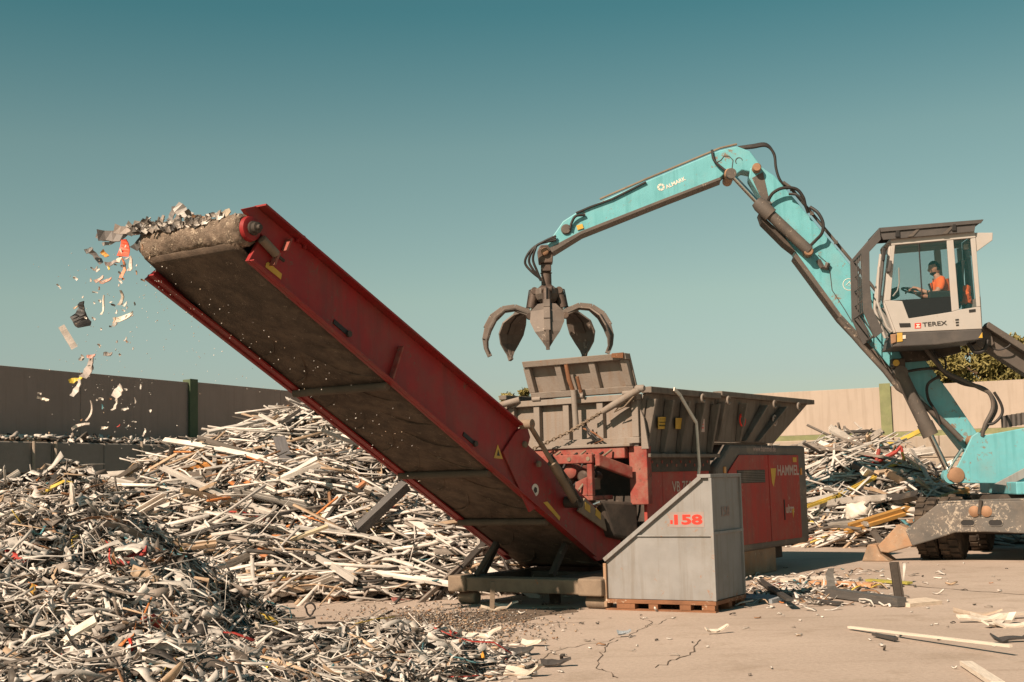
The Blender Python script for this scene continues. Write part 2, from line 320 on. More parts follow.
# ================================================================ THE SETTING
g = MB().add([(-400, -150, 0), (400, -150, 0), (400, 900, 0), (-400, 900, 0)], [(0, 1, 2, 3)]).build('ground', M['ground'])
tag(g, kind='structure')
def ribbon(pts, wd, z, name, m, parent):
    mb = MB()
    for i in range(len(pts)-1):
        p, q = Vector(pts[i]), Vector(pts[i+1]); t = (q-p).normalized(); s = Vector((-t.y, t.x, 0))
        w0, w1 = wd*random.uniform(.4, 1.3)/2, wd*random.uniform(.4, 1.3)/2
        if i: w0 = last
        last = w1
        mb.add([p-s*w0, q-s*w1, q+s*w1, p+s*w0], [(0, 1, 2, 3)])
    for v in mb.v: v.z = z
    return mb.build(name, m, parent)
def crack(px, wd=0.009):
    pts = [on_z(*p) for p in px]; out = []
    for i in range(len(pts)-1):
        for k in range(5):
            p = pts[i].lerp(pts[i+1], k/5); j = 0.03 if k else 0.01
            out.append(p+Vector((random.uniform(-j, j), random.uniform(-3*j, 3*j), 0)))
    out.append(pts[-1]); ribbon(out, wd, 0.004, 'crack', M['crack'], g)
crack([(537, 660), (560, 650), (602, 642), (625, 637), (642, 629), (660, 623), (676, 617)])
crack([(618, 678), (612, 672), (596, 668), (602, 655), (606, 647), (618, 640)])
crack([(642, 629), (652, 622), (640, 618)]); crack([(700, 640), (694, 652), (676, 660), (655, 668)], 0.014); crack([(470, 632), (520, 625), (585, 622)], 0.012)
crack([(905, 585), (950, 589), (1000, 593), (1060, 598)], 0.03)

# ---- walls: block walls and sound barrier panels
UNITBOX = {}
def unit_mesh(key, sx, sy, sz, m, bev=0.02):
    if key in UNITBOX: return UNITBOX[key]
    bm = bmesh.new(); bmesh.ops.create_cube(bm, size=1.0); bmesh.ops.scale(bm, vec=(sx, sy, sz), verts=bm.verts)
    bmesh.ops.bevel(bm, geom=list(bm.edges), offset=bev, segments=1, affect='EDGES')
    me = bpy.data.meshes.new(key); bm.to_mesh(me); bm.free(); me.materials.append(m); UNITBOX[key] = me; return me
def put(me, name, parent, pos, yaw=0.0):
    o = bpy.data.objects.new(name, me); COL.objects.link(o); o.parent = parent
    o.location = Vector(pos)-Vector(root_of(parent).location); o.rotation_euler = (0, 0, yaw); return o
def wall(F, s0, s1, front, post0, name, blk, pmat, postmat, labels, ledge, strip=None):
    """front: sign of w towards the yard"""
    yaw = math.atan2(F.a.y, F.a.x)
    base = thing('concrete_block_wall', labels[0], 'wall', F((s0+s1)/2, front*0.45, 0))
    bw, bh = 1.6, ledge/4
    me = unit_mesh('block_'+name, bw-0.012, 0.8, bh-0.008, blk, 0.025)
    for r in range(4):
        s = s0+(0.8 if r % 2 else 0)
        while s < s1:
            put(me, 'block', base, F(s+bw/2+random.uniform(-.004, .004), front*(0.45+random.uniform(-.012, .012)), bh*(r+0.5)), yaw); s += bw
    bar = thing('sound_barrier', labels[1], 'barrier', F((s0+s1)/2, 0, ledge))
    top = 4.30 if strip is None else 4.08
    z0 = ledge+0.17
    sp = 8.0; s = post0-sp*math.ceil((post0-s0)/sp)
    while s < s1:
        h = random.uniform(-.02, .02)
        for s2 in (s+0.13, s+sp/2+0.006):
            MB().fbox(F, s2, s2+sp/2-0.136, -0.06, 0.06, z0, top+h+random.uniform(-.006, .006)).build('panel', pmat, bar, 0.008)
        if strip: MB().fbox(F, s+0.13, s+sp-0.13, -0.075, 0.075, ledge+0.005, z0-0.004).build('base_strip', strip, bar, 0.01)
        pm = MB(); pm.fbox(F, s-0.125, s-0.10, -0.12, 0.12, ledge+.002, top+0.07).fbox(F, s+0.10, s+0.125, -0.12, 0.12, ledge+.002, top+0.07).fbox(F, s-0.10, s+0.10, -0.015, 0.015, ledge+.002, top+0.07)
        pm.fbox(F, s-0.16, s+0.16, front*0.121, front*0.14, ledge+.002, top+0.08) if front > 0 else pm.fbox(F, s-0.16, s+0.16, -0.14, -0.121, ledge+.002, top+0.08)
        pm.build('post', postmat, bar, 0.006); s += sp
    return bar
FL = Frame((-10.9, 27.0), (0.44, 1.0)); FR = Frame((11.72, 38.0), (2.2, -1.0))
FRL = Frame((11.72, 38.0), (-2.2, 1.0))
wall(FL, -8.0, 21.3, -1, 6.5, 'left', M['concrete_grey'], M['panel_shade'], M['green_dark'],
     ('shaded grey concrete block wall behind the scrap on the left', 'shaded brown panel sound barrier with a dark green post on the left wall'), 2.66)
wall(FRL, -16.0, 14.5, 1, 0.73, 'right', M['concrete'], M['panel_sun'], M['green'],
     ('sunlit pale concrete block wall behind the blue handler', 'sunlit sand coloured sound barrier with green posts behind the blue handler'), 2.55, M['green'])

# ---- trees behind the wall
def tree(pos, h, crx, crz, n, label, seed, name='pine_tree'):
    r = np.random.default_rng(seed); t = thing(name, label, 'tree', pos, 'pine trees behind the wall'); p = Vector(pos)
    tr = MB().tube([p+Vector((0, 0, -0.02)), p+Vector((.08, 0, h*.35)), p+Vector((-.05, .1, h*.7)), p+Vector((0, 0, h*.95))], [.2, .16, .10, .03], 9)
    cs = []
    for k in range(46):
        a = r.uniform(0, 2*PI); q = r.uniform(.15, 1)**.6; zz = r.uniform(-1, 1)
        rad = crx*math.sqrt(max(0.05, 1-zz*zz))*q
        c = p+Vector((rad*math.cos(a), rad*math.sin(a), h-crz+zz*crz)); cs.append((c, r.uniform(.3, .62)*crx*0.55))
        if k < 16: tr.tube([p+Vector((0, 0, max(h*.3, c.z-0.7))), p.lerp(c, .5)+Vector((0, 0, (c.z-p.z)*.5-.1)), c], [.06, .04, .015], 6)
    tr.build('trunk', M['bark'], t, smooth=True)
    nv = []; cc = []
    for c, rr in cs:
        m = n//len(cs); d = r.normal(size=(m, 3)); d /= np.linalg.norm(d, axis=1, keepdims=True); rad = rr*r.uniform(.2, 1, (m, 1))**.5
        pos_ = np.array(c)+d*rad*np.array([1, 1, .8]); nv.append(pos_); cc.append(np.clip(r.uniform(0, 1, m)*.6+r.uniform(0, .4), 0, 1))
    P = np.vstack(nv)-np.array(p); C = np.concatenate(cc); m = len(P)
    T = r.normal(size=(m, 3)); T[:, 2] += .5; N = r.normal(size=(m, 3)); T /= np.linalg.norm(T, axis=1, keepdims=True); S = np.cross(T, N); S /= np.linalg.norm(S, axis=1, keepdims=True)
    ln = r.uniform(.06, .16, (m, 1)); wd = r.uniform(.018, .045, (m, 1))
    V = np.stack([P-S*wd-T*ln, P+S*wd-T*ln, P+S*wd*.6+T*ln, P-S*wd*.6+T*ln], axis=1)[:, None]
    me = bulk_mesh('crown', V, np.repeat(C[:, None], 3, axis=1), np.array([[0, 1, 2, 3]])); me.materials.append(M['pine'])
    o = bpy.data.objects.new('crown', me); COL.objects.link(o); o.parent = t
tree((16.9, 46, 0), 6.35, 2.6, 1.7, 30000, 'broad olive green pine crown above the wall right behind the cab', 3)
tree((20.3, 50, 0), 5.3, 1.5, 1.0, 9000, 'smaller pine top above the wall at the right picture edge', 4)
tree((0.35, 54, 0), 5.25, 1.1, 1.3, 9000, 'small distant treetop showing left of the open hopper gate', 5)

# ---------------------------------------------------------------- scrap heaps
def cone(X, Y, cx, cy, h, rl, rr, rn, rf, p=0.85):
    dx = np.where(X < cx, (X-cx)/rl, (X-cx)/rr); dy = np.where(Y < cy, (Y-cy)/rn, (Y-cy)/rf)
    q = np.clip(1-np.sqrt(dx*dx+dy*dy), 0, 1); return h*q**p
def wob(X, Y, s, a, sd): return a*(np.sin(X*s+sd)*np.cos(Y*s*1.3+sd*2)+0.6*np.sin(X*s*2.3+Y*s*1.9+sd*3))
def hA(X, Y):
    a = np.maximum.reduce([cone(X, Y, -4.2, 12.3, 1.68, 5, 1.75, 4.2, 2.6, .92), cone(X, Y, -3.9, 13.7, 1.0, 4, 1.5, 1.6, 1.6, .95), cone(X, Y, -5.8, 11.6, 1.36, 4, 2.6, 3.8, 3, .9), cone(X, Y, -3.3, 9.6, .66, 3, 1.9, 2.5, 1.7, .9),
                           cone(X, Y, -1.75, 11.5, .30, 2.2, 1.45, 2.2, 1.35, .8)])
    a = np.maximum(a, cone(X, Y, -3.3, 11.0, 1.12, 1.6, 1.2, 2.4, .95, .9))
    a = np.where(a > .02, np.maximum(.021, a-1.05*np.exp(-((X+2.55)**2/.6+(Y-12.25)**2/.5))), a)
    return np.where(a > 0.02, a+np.clip(a, 0, .5)*wob(X, Y, 2.6, .26, 1.0), a)
def hB(X, Y):
    a = np.maximum.reduce([cone(X, Y, -4.0, 24.8, 2.9, 6.0, 5.2, 6.8, 7.0, .8), cone(X, Y, -9.3, 22.5, 1.35, 5, 6.5, 5.2, 6, .75), cone(X, Y, -1.2, 22.0, 1.45, 5, 2.4, 3.6, 5, .7),
                           cone(X, Y, -2.4, 19.6, .42, 4, 2.6, 1.6, 2.5, .6)])
    return np.where(a > 0.02, a+np.clip(a, 0, .6)*wob(X, Y, 1.9, .28, 2.0), a)
def hC(X, Y):
    a = np.maximum.reduce([cone(X, Y, 8.6, 32.8, 2.42, 4.0, 2.5, 4.8, 5, .62), cone(X, Y, 5.3, 33.0, 2.15, 4, 4, 4.2, 4, .65), cone(X, Y, 11.3, 33.0, .75, 3.5, 5, 4.5, 4, .7), cone(X, Y, 9.3, 28.6, .5, 3, 2.6, 1.6, 3, .6)])
    return np.where(a > 0.02, a+np.clip(a, 0, .6)*wob(X, Y, 1.8, .28, 3.0), a)
def grid(hf, x0, x1, y0, y1, st, amp, sink=0.06):
    xs = np.arange(x0, x1, st); ys = np.arange(y0, y1, st); X, Y = np.meshgrid(xs, ys); Z = hf(X, Y)
    Zz = np.where(Z > 0.02, Z-sink+rng.uniform(-amp, amp, X.shape), -0.05); V = np.stack([X, Y, Zz], -1).reshape(-1, 3)
    nx = len(xs); i = np.arange(len(xs)-1)[None]+np.arange(len(ys)-1)[:, None]*nx
    keep = (np.maximum.reduce([Z[:-1, :-1], Z[1:, :-1], Z[:-1, 1:], Z[1:, 1:]]) > 0.02).ravel(); i = i.ravel()[keep]
    F = np.stack([i, i+1, i+nx+1, i+nx], -1)
    c = np.array([(.075, .058, .045)])*rng.uniform(.35, 1.5, (len(V), 1)); return V, F, c  # mound colour darkened so the gaps between pieces look shaded
def sample(hf, x0, x1, y0, y1, n, lo=0.02):
    P = np.zeros((0, 2))
    while len(P) < n:
        q = np.stack([rng.uniform(x0, x1, n*2), rng.uniform(y0, y1, n*2)], -1); q = q[hf(q[:, 0], q[:, 1]) > lo]; P = np.vstack([P, q])
    P = P[:n]; z = hf(P[:, 0], P[:, 1]); e = 0.12
    gx = (hf(P[:, 0]+e, P[:, 1])-hf(P[:, 0]-e, P[:, 1]))/(2*e); gy = (hf(P[:, 0], P[:, 1]+e)-hf(P[:, 0], P[:, 1]-e))/(2*e)
    N = np.stack([-gx, -gy, np.ones(n)], -1); N /= np.linalg.norm(N, axis=1, keepdims=True); return np.column_stack([P, z]), N
def long_dirs(N, tilt, bias):
    n = len(N); yaw = np.where(rng.random(n) < bias, rng.normal(0, .45, n), rng.uniform(-PI, PI, n))
    T = np.stack([np.cos(yaw), np.sin(yaw), rng.normal(0, tilt, n)], -1); T -= N*(np.sum(T*N, 1)*.75)[:, None]; return T
def camera_side(hf, P):     # drop points hidden on the back of a heap
    return P[:, 1] < 1e9
FC3 = strip_faces(3)
def stuff_heap(name, label_extra, hf, box, st, amp, layers, seg=3):
    x0, x1, y0, y1 = box; Vs = []; Cs = []
    for (n, L, W, H, tilt, bias, bend, twist, jag, lift, wts) in layers:
        P, N = sample(hf, x0, x1, y0, y1, n); T = long_dirs(N, tilt, bias)
        N2 = N+rng.normal(0, .55 if jag < .3 else .9, N.shape); Ln = np.exp(rng.uniform(np.log(L[0]), np.log(L[1]), n))
        P = P+N*rng.uniform(lift[0], lift[1], n)[:, None]; up = np.abs(T[:, 2])/np.linalg.norm(T, axis=1)*Ln*.5
        low = P[:, 2]-up*.9; P[:, 2] += np.where(low < 0.0, -low, 0)
        Vs.append(strips(P, T, N2, Ln, rng.uniform(W[0], W[1], n), rng.uniform(H[0], H[1], n), rng.normal(0, bend, n), rng.normal(0, twist, n), jag, seg)); Cs.append(pal(n, wts))
    ex = grid(hf, x0, x1, y0, y1, st, amp)
    me = bulk_mesh(name, np.vstack(Vs), np.vstack(Cs), strip_faces(seg), ex); me.materials.append(M['scrap'])
    o = bpy.data.objects.new(name, me); COL.objects.link(o); tag(o, label_extra, 'scrap', kind='stuff'); return o
stuff_heap('shredded_scrap', 'mass of shredded metal and plastic in the foreground heap under the belt end', hA, (-9.5, 0.6, 7.0, 15.4), .09, .05, [
    (9000, (.16, .55), (.03, .11), (.002, .005), .65, 0, .3, 1.6, .65, (-.06, .15), W_SHRED),
    (15000, (.05, .18), (.015, .06), (.002, .006), .9, 0, .3, 1.4, .75, (-.04, .15), W_SHRED),
    (10000, (.2, .8), (.008, .032), (.002, .006), .55, .1, .22, 1.4, .4, (-.04, .18), W_SHRED)], seg=4)
stuff_heap('long_profile_scrap', 'mass of pale window profiles and strips in the wide heap behind the conveyor', hB, (-15, 2.2, 17.0, 31.5), .16, .07, [
    (13500, (.4, 2.0), (.014, .06), (.006, .03), .27, .36, .13, .7, .18, (-.08, .24), W_LONG),
    (5000, (.2, .8), (.03, .11), (.008, .04), .3, .3, .15, .7, .5, (-.05, .12), W_LONG),
    (2500, (.12, .35), (.05, .16), (.006, .03), .5, 0, .2, .9, .7, (-.03, .12), W_LONG)])
stuff_heap('mixed_profile_scrap', 'mass of tangled pale strips in the far heap right of the shredder', hC, (1.0, 16.5, 26.5, 37.5), .18, .07, [
    (6500, (.5, 2.3), (.02, .075), (.01, .04), .36, .2, .14, .6, .18, (-.06, .22), W_RIGHT),
    (3000, (.2, .8), (.04, .13), (.008, .04), .4, .2, .15, .7, .5, (-.05, .15), W_RIGHT)])

# ---- single pieces lying on the heaps: meshes shared, colour by object
def strip_mesh(name, L, W, H, bend, twist, jag, seg=5, lipped=False):
    one = lambda v: np.array([v], float)
    V = strips(one((0, 0, 0)), one((1, 0, 0)), one((0, 0, 1)), one(L).ravel(), one(W).ravel(), one(H).ravel(), one(bend).ravel(), one(twist).ravel(), jag, seg)
    vs = [tuple(p) for p in V.reshape(-1, 3)]; fs = [tuple(int(i) for i in f) for f in strip_faces(seg)]
    if lipped:      # two raised lips make it a channel profile
        b = len(vs); vs += [(x, y+W*.42*s, z+H*1.1) for s in (-1, 1) for (x, y, z) in [((V[0, k, 0]+V[0, k, 2])/2) for k in range(seg+1)]]
        m2 = MB(); m2.add(vs[:b], fs)
        for s in (0, 1):
            pts = [Vector(p) for p in vs[b+s*(seg+1):b+(s+1)*(seg+1)]]
            for i in range(seg): m2.bar(pts[i], pts[i+1]+(pts[i+1]-pts[i])*.01, W*.14, H*1.6)
        vs = [tuple(v) for v in m2.v]; fs = m2.f
    me = bpy.data.meshes.new(name); me.from_pydata(vs, [], fs); me.materials.append(M['piece']); return me
def orient(T, N):
    t = Vector(T).normalized(); n = Vector(N); s = n.cross(t).normalized(); n = t.cross(s); return Matrix((t, s, n)).transposed()
def piece(name, me, pos, T, N, col, label=None, cat=None, group=None, scale=(1, 1, 1)):
    o = bpy.data.objects.new(name, me); COL.objects.link(o)
    o.matrix_world = Matrix.Translation(Vector(pos)) @ orient(T, N).to_4x4() @ Matrix.Diagonal((*scale, 1)); o.color = (*[float(c) for c in col], 1)
    return tag(o, label, cat, group)
LONG_ME = [strip_mesh('profile_strip', 1, .055*random.uniform(.7, 1.3), .03*random.uniform(.5, 1.2), random.choice((-.3, -.12, -.05, .05, .12, .3)), random.uniform(-.6, .6), .10, 5, k % 3 == 0) for k in range(10)]
SHARD_ME = [strip_mesh('scrap_shard', 1, .15*random.uniform(.5, 1.2), .02, random.uniform(-.25, .25), random.uniform(-1.2, 1.2), .65, 6) for k in range(14)]
def hue(c):
    r, g_, b_ = [float(v) for v in c]; v = max(r, g_, b_)
    if g_ > r*1.3: return 'teal'
    if r > 3.2*b_ and r > 2.6*g_: return 'red' if r < .5 and g_ < .08 else 'orange'
    if r > 3.5*b_: return 'yellow' if g_ > .28 else 'orange brown'
    if v < .075: return 'black'
    if v < .17: return 'dark grey'
    if v < .27: return 'grey brown'
    if r > 1.8*b_: return 'tan'
    return 'grey' if v < .47 else 'cream' if v < .56 else 'white'
def where_px(p):
    q = CAMR.transposed() @ (Vector(p)-CAMC); return 512+FPX*q.x/-q.z, 341-FPX*q.y/-q.z
def scatter(name, mes, hf, box, n, L, lift, tilt, bias, wts, label, cat, group, nj=.4, ws=1.0, zone=((0, 0), (0, 0))):
    P, N = sample(hf, *box, n, .06); T = long_dirs(N, tilt, bias); c = pal(n, wts)
    for i in range(n):
        l = math.exp(random.uniform(math.log(L[0]), math.log(L[1]))); p = P[i]+N[i]*random.uniform(*lift)
        t = T[i]/np.linalg.norm(T[i]); p[2] = max(p[2], abs(t[2])*l*.45+.02)
        x_, y_ = where_px(p); xs_, ys_ = zone
        zx = 'left' if x_ < xs_[0] else 'middle' if x_ < xs_[1] else 'right'; zy = 'upper' if y_ < ys_[0] else 'central' if y_ < ys_[1] else 'lower'
        lb = label.format(('long ' if l > (L[0]*L[1])**.5 else 'short ')+hue(c[i]), zy+' '+zx)
        piece(name, random.choice(mes), p, t, N[i]+rng.normal(0, nj, 3), c[i], lb, cat, group, (l, l**.5*ws, l**.5*ws))
scatter('profile_strip', LONG_ME, hB, (-11, 1.4, 17.5, 25.5), 285, (1.1, 3.2), (.06, .2), .22, .38, W_LONG, '{0} profile strip on the {1} part of the heap behind the conveyor', 'metal strip', 'profile strips on the wide heap', zone=((170, 310), (480, 540)))
scatter('bent_strip', LONG_ME, hC, (4.0, 14, 27.5, 33.2), 170, (1.0, 2.9), (.08, .28), .30, .25, W_RIGHT, '{0} bent strip on the {1} part of the far right heap', 'metal strip', 'strips on the far right heap', .4, 1.25, zone=((830, 880), (465, 505)))
scatter('scrap_shard', SHARD_ME, hA, (-7, .4, 8.0, 13.2), 290, (.22, .62), (.03, .12), .5, 0, W_SHRED, '{0} torn shard on the {1} part of the foreground heap', 'scrap shard', 'torn shards on the foreground heap', .8, .8, zone=((110, 260), (560, 630)))
# ledge of the left wall: a line of small scrap
n = 900; s_ = rng.uniform(-6, 13, n); w_ = rng.uniform(-.75, -.13, n)
P = np.array([FL(float(a), float(b), 2.67) for a, b in zip(s_, w_)]); P[:, 2] += rng.uniform(0.0, .12, n)
T = np.stack([rng.normal(0, 1, n), rng.normal(0, 1, n), rng.normal(0, .25, n)], -1)
V = strips(P, T, np.tile([0, 0, 1.], (n, 1))+rng.normal(0, .4, (n, 3)), rng.uniform(.1, .55, n), rng.uniform(.04, .12, n), rng.uniform(.01, .05, n), rng.normal(0, .2, n), rng.normal(0, .6, n), .4)
V[..., 2] = np.maximum(V[..., 2], 2.665)
me = bulk_mesh('ledge_scrap', V, pal(n, W_LONG), FC3); me.materials.append(M['scrap'])
o = bpy.data.objects.new('ledge_scrap', me); COL.objects.link(o); tag(o, 'line of small scrap lying on the ledge of the left block wall', 'scrap', kind='stuff')
# grit on the yard
def near_ground(n, sel, L, W, H, wts, name, label):
    P = np.array([on_z(*sel()) for _ in range(n)]); P[:, 2] = .012
    T = np.stack([rng.normal(0, 1, n), rng.normal(0, 1, n), rng.normal(0, .08, n)], -1)
    V = strips(P, T, np.tile([0, 0, 1.], (n, 1)), rng.uniform(*L, n), rng.uniform(*W, n), rng.uniform(*H, n), rng.normal(0, .2, n), rng.normal(0, .3, n), .6)
    V[..., 2] += np.maximum(0, .002-V[..., 2].min(axis=(1, 2)))[:, None, None]
    me = bulk_mesh(name, V, pal(n, wts), FC3); me.materials.append(M['scrap']); o = bpy.data.objects.new(name, me); COL.objects.link(o); tag(o, label, 'debris', kind='stuff')
near_ground(2600, lambda: (random.gauss(440, 50), random.gauss(624, 10)), (.008, .035), (.008, .022), (.006, .014), [.6, .6, 1, 3, 8, 9, 5, 6, 4, 0, 0, 0, 0], 'gravel', 'dark grit and gravel spread on the yard in front of the conveyor foot')
near_ground(200, lambda: (random.uniform(300, 1024), 560+abs(random.gauss(0, 60))), (.02, .10), (.012, .04), (.004, .014), W_SHRED, 'yard_specks', 'tiny flakes of scrap dotted over the concrete yard')
near_ground(700, lambda: (random.gauss(452, 35), random.gauss(660, 11)), (.03, .16), (.02, .06), (.005, .02), W_SHRED, 'yard_flakes', 'small flakes trailing off the foreground heap')
near_ground(500, lambda: (random.gauss(810, 45), random.gauss(590, 8)), (.04, .3), (.02, .06), (.005, .02), W_LONG, 'yard_splinters', 'splinters and flakes around the bars beside the shredder')
cent = on_z(452, 622); ring = []
for k in range(48):
    a = 2*PI*k/48; q = 1+.22*math.sin(3*a+1)+.12*math.sin(7*a)+random.uniform(-.08, .08)
    ring.append((cent.x+1.2*q*math.cos(a), cent.y+1.15*q*math.sin(a)+(0.75*math.cos(a)), .004))
ring = [(x+.0*0, y, z) for x, y, z in ring]
mb = MB(); mb.add(ring, [tuple(range(48))]); mb.build('grit_patch', M['gravel'], g)

# ================================================================ writing helper
def text(s, width, origin, xd, ud, m, name, parent, lift=0.004, bold=0.0, height=None):
    """letters as thin raised shapes; origin is the lower left corner, width the whole length"""
    c = bpy.data.curves.new('t', 'FONT'); c.body = s; c.size = 1.0; c.offset = bold; c.extrude = 0.0; c.resolution_u = 3
    o = bpy.data.objects.new('t', c); me0 = bpy.data.meshes.new_from_object(o); bpy.data.objects.remove(o)
    v = np.zeros(len(me0.vertices)*3); me0.vertices.foreach_get('co', v); v = v.reshape(-1, 3); fs = [tuple(p.vertices) for p in me0.polygons]
    mn, mx = v.min(0), v.max(0); k = width/(mx[0]-mn[0]); ky = k if height is None else height/(mx[1]-mn[1])
    xd = Vector(xd).normalized(); ud = Vector(ud).normalized(); nr = xd.cross(ud).normalized()
    pts = [Vector(origin)+xd*((p[0]-mn[0])*k)+ud*((p[1]-mn[1])*ky)+nr*lift for p in v]
    mb = MB(); mb.v = pts; mb.f = fs; ob = mb.build(name, m, parent)
    return ob
def decal(pts, m, name, parent, off):
    mb = MB(); n = len(pts); mb.prism([Vector(p)+Vector(off) for p in pts], Vector(off)*-0.6); return mb.build(name, m, parent)

# ================================================================ MOBILE SHREDDER
S = Frame((1.83, 17.74), (0.562, 0.827)); UP = Vector((0, 0, 1))
sh = thing('mobile_shredder', 'red and grey mobile shredder with raised hopper and long discharge conveyor', 'shredder', S(2.0, 1.2, 0))
NW = -S.w          # towards the camera side
# --- base frame, skids
b = MB()
b.fbox(S, -1.66, 5.2, 0.30, 0.55, .18, .36).fbox(S, -1.66, 5.2, 1.60, 1.85, .18, .36)
for a in (-.6, 1.0, 2.4, 4.0, 5.1): b.fbox(S, a, a+.16, .553, 1.597, .20, .34)
fr = b.build('base_frame', M['dark_steel'], sh, .01)
b = MB().fbox(S, -1.96, -1.68, -.26, 1.86, .175, .355); cb = b.build('cross_beam', M['dusty_steel'], sh, .015)
for w0, w1 in ((-.36, -.02), (1.70, 1.98)):
    MB().fbox(S, -2.0, -1.64, w0, w1, .165, .375).build('end_block', M['dusty_steel'], sh, .02)
for w0, w1 in ((-.38, -.06), (1.62, 1.90)):
    MB().lathe(S(-1.82, w0, .083), S.w, [(.066, 0), (.081, .015), (.081, w1-w0-.015), (.066, w1-w0)], 20).build('roller', M['dusty_steel'], sh, smooth=True)
MB().fbox(S, -1.5, -1.40, .6, .72, 0, .19).build('support_stub', M['dark_steel'], sh, .01)
for a0, a1 in ((2.9, 4.45),):
    MB().fbox(S, a0, a1, .10, .42, 0, .40).build('support_foot', M['rusty_leg'], sh, .02); MB().fbox(S, a0, a1, 1.9, 2.2, 0, .40).build('support_foot', M['rusty_leg'], sh, .02)
for w0 in (.12, 1.95): MB().fbox(S, .6, 1.9, w0, w0+.3, 0, .40).build('support_foot', M['rusty_leg'], sh, .02)
# --- shredding chamber under the hopper
MB().fbox(S, .12, .597, .12, .17, .80, 1.86).build('side_panel', M['red_door'], sh, .01); MB().fbox(S, .12, .597, 2.17, 2.22, .50, 1.90).build('side_panel', M['red_door'], sh, .01); MB().fbox(S, .56, .598, .18, 2.16, .50, 1.85).build('cavity_shade_sheet', M['dark_steel'], sh)  # rear sheet is coloured dark to paint the shaded cavity behind the pumps
ch = MB().fbox(S, .60, 2.12, .12, 2.22, .50, 1.90).build('shredding_chamber', M['red_door'], sh, .02)
MB().fbox(S, .14, 2.10, .09, .118, 1.66, 1.885).build('perforated_strip', M['dark_steel'], ch)
for k in range(13):
    MB().lathe(S(.26+k*.145, .089, 1.80-.05*(k % 2)), NW, [(.022, 0), (.022, .006)], 8).build('hole_plug', M['red_dusty'], ch)
pv = S.px(672, 490, .118); tx = S.a
text('VB 750', .62, S(S.loc(S.px(672, 492, .12))[0], .118, S.loc(S.px(672, 492, .12))[2]), S.a, UP, M['offwhite'], 'model_lettering', ch, .004, .01)
# lit rear faces: corner plate, cross channel, pump housing
MB().fbox(S, -.02, .115, .02, .30, 1.22, 2.02).build('corner_plate', M['red_dusty'], sh, .012)
MB().fbox(S, -.10, .11, .32, 2.2, 1.86, 2.03).build('cross_channel', M['red_dusty'], sh, .015)
hs_ = MB()
hs_.prism([S(-.62, .42, 1.92), S(-.10, .20, 1.74), S(-.10, .20, 1.58), S(-.62, .42, 1.76)], S.w*.07)
hs_.prism([S(-.68, .50, 1.92), S(-.68, 1.45, 1.92), S(-.68, 1.45, 1.80), S(-.68, .50, 1.80)], S.a*.08)
hs_.fbox(S, -.66, -.10, .52, 1.40, 1.30, 1.36)
hs_.fbox(S, -.66, -.58, .52, .60, 1.36, 1.80)
hs_.prism([S(-.66, .60, 1.36), S(-.66, .95, 1.36), S(-.66, .78, 1.55), S(-.66, .60, 1.62)], S.a*.05)
ph = hs_.build('pump_housing', M['red_dusty'], sh, .012)
MB().prism([S(-.60, .42, 1.30), S(.08, .24, 1.25), S(.08, .24, .72), S(-.40, .36, .80)], S.w*1.2).build('gearbox_block', M['dark_steel'], sh, .04)
for k, (w, z, r) in enumerate(((.72, 1.62, .085), (.92, 1.70, .10), (1.10, 1.58, .08), (1.28, 1.68, .09))):
    MB().lathe(S(-.60, w, z), S.a, [(r*.6, 0), (r, .03), (r, .2), (r*.8, .22), (r*.8, .45)], 16).build('pump', M['red_dusty'] if k % 2 else M['grapple_dark'], ph, smooth=True)
for k in range(6):
    w = .66+.13*k; MB().tube([S(-.62, w, 1.55), S(-.72, w+.03, 1.45), S(-.66, w+.10, 1.36), S(-.4, w+.06, 1.40)], .016, 8).build('hose', M['hose'] if k % 2 else M['dusty_steel'], ph, smooth=True)
MB().tube([S(-.63, .70, 1.22), S(-.66, .62, 1.20), S(-.64, .50, 1.24), S(-.62, .42, 1.27)], .028, 8).build('pipe', M['chrome'], ph, smooth=True)

for k in range(9):
    w = .5+.14*k; z = 1.98-.03*(k % 3); d = random.uniform(.10, .3)
    MB().tube([S(-.14, w, z), S(-.30-d*.3, w+.06, z-.12), S(-.42, w+random.uniform(-.1, .15), z-.30), S(-.30, w+.12, z-.46)], random.uniform(.012, .022), 7).build('hose', M['hose'] if k % 3 else M['dusty_steel'], sh, smooth=True)
for k in range(5): MB().fbox(S, -.50+.07*(k % 2), -.30, .60+.17*k, .70+.17*k, 1.44, 1.60+.05*(k % 3)).build('valve_block', M['red_dusty'] if k % 2 else M['dusty_steel'], ph, .01)
for k in range(3): MB().lathe(S(-.66, .56+.3*k, 1.86), S.a*-1, [(.03, 0), (.03, .03)], 8).build('bolt', M['dusty_steel'], ph)
# --- hopper: near side in two sections, rear wall, folded-up gate, far side, front
def side_pts(px, w): return [S.px(x, y, w) for x, y in px]
hop = MB()
W_T, W_B = 0.0, 0.16       # slope of the side wall: top outside, foot inside
def sidewall(a0t, a1t, a0b, a1b, zt, zb, w_t, w_b, th):
    p = [S(a0b, w_b, zb), S(a1b, w_b, zb), S(a1t, w_t, zt), S(a0t, w_t, zt)]
    return p, S.w*th
p, v = sidewall(0.02, 2.20, .06, 2.20, 2.74, 1.915, .02, .15, .05); hop.prism(p, v)
p, v = sidewall(2.26, 5.93, 2.30, 4.62, 2.78, 2.10, .02, .12, .05); hop.prism(p, v)
p, v = sidewall(0.02, 2.20, .06, 2.20, 2.74, 1.915, 2.38, 2.25, -.05); hop.prism(p, v)
p, v = sidewall(2.26, 5.93, 2.30, 4.62, 2.78, 2.10, 2.38, 2.28, -.05); hop.prism(p, v)
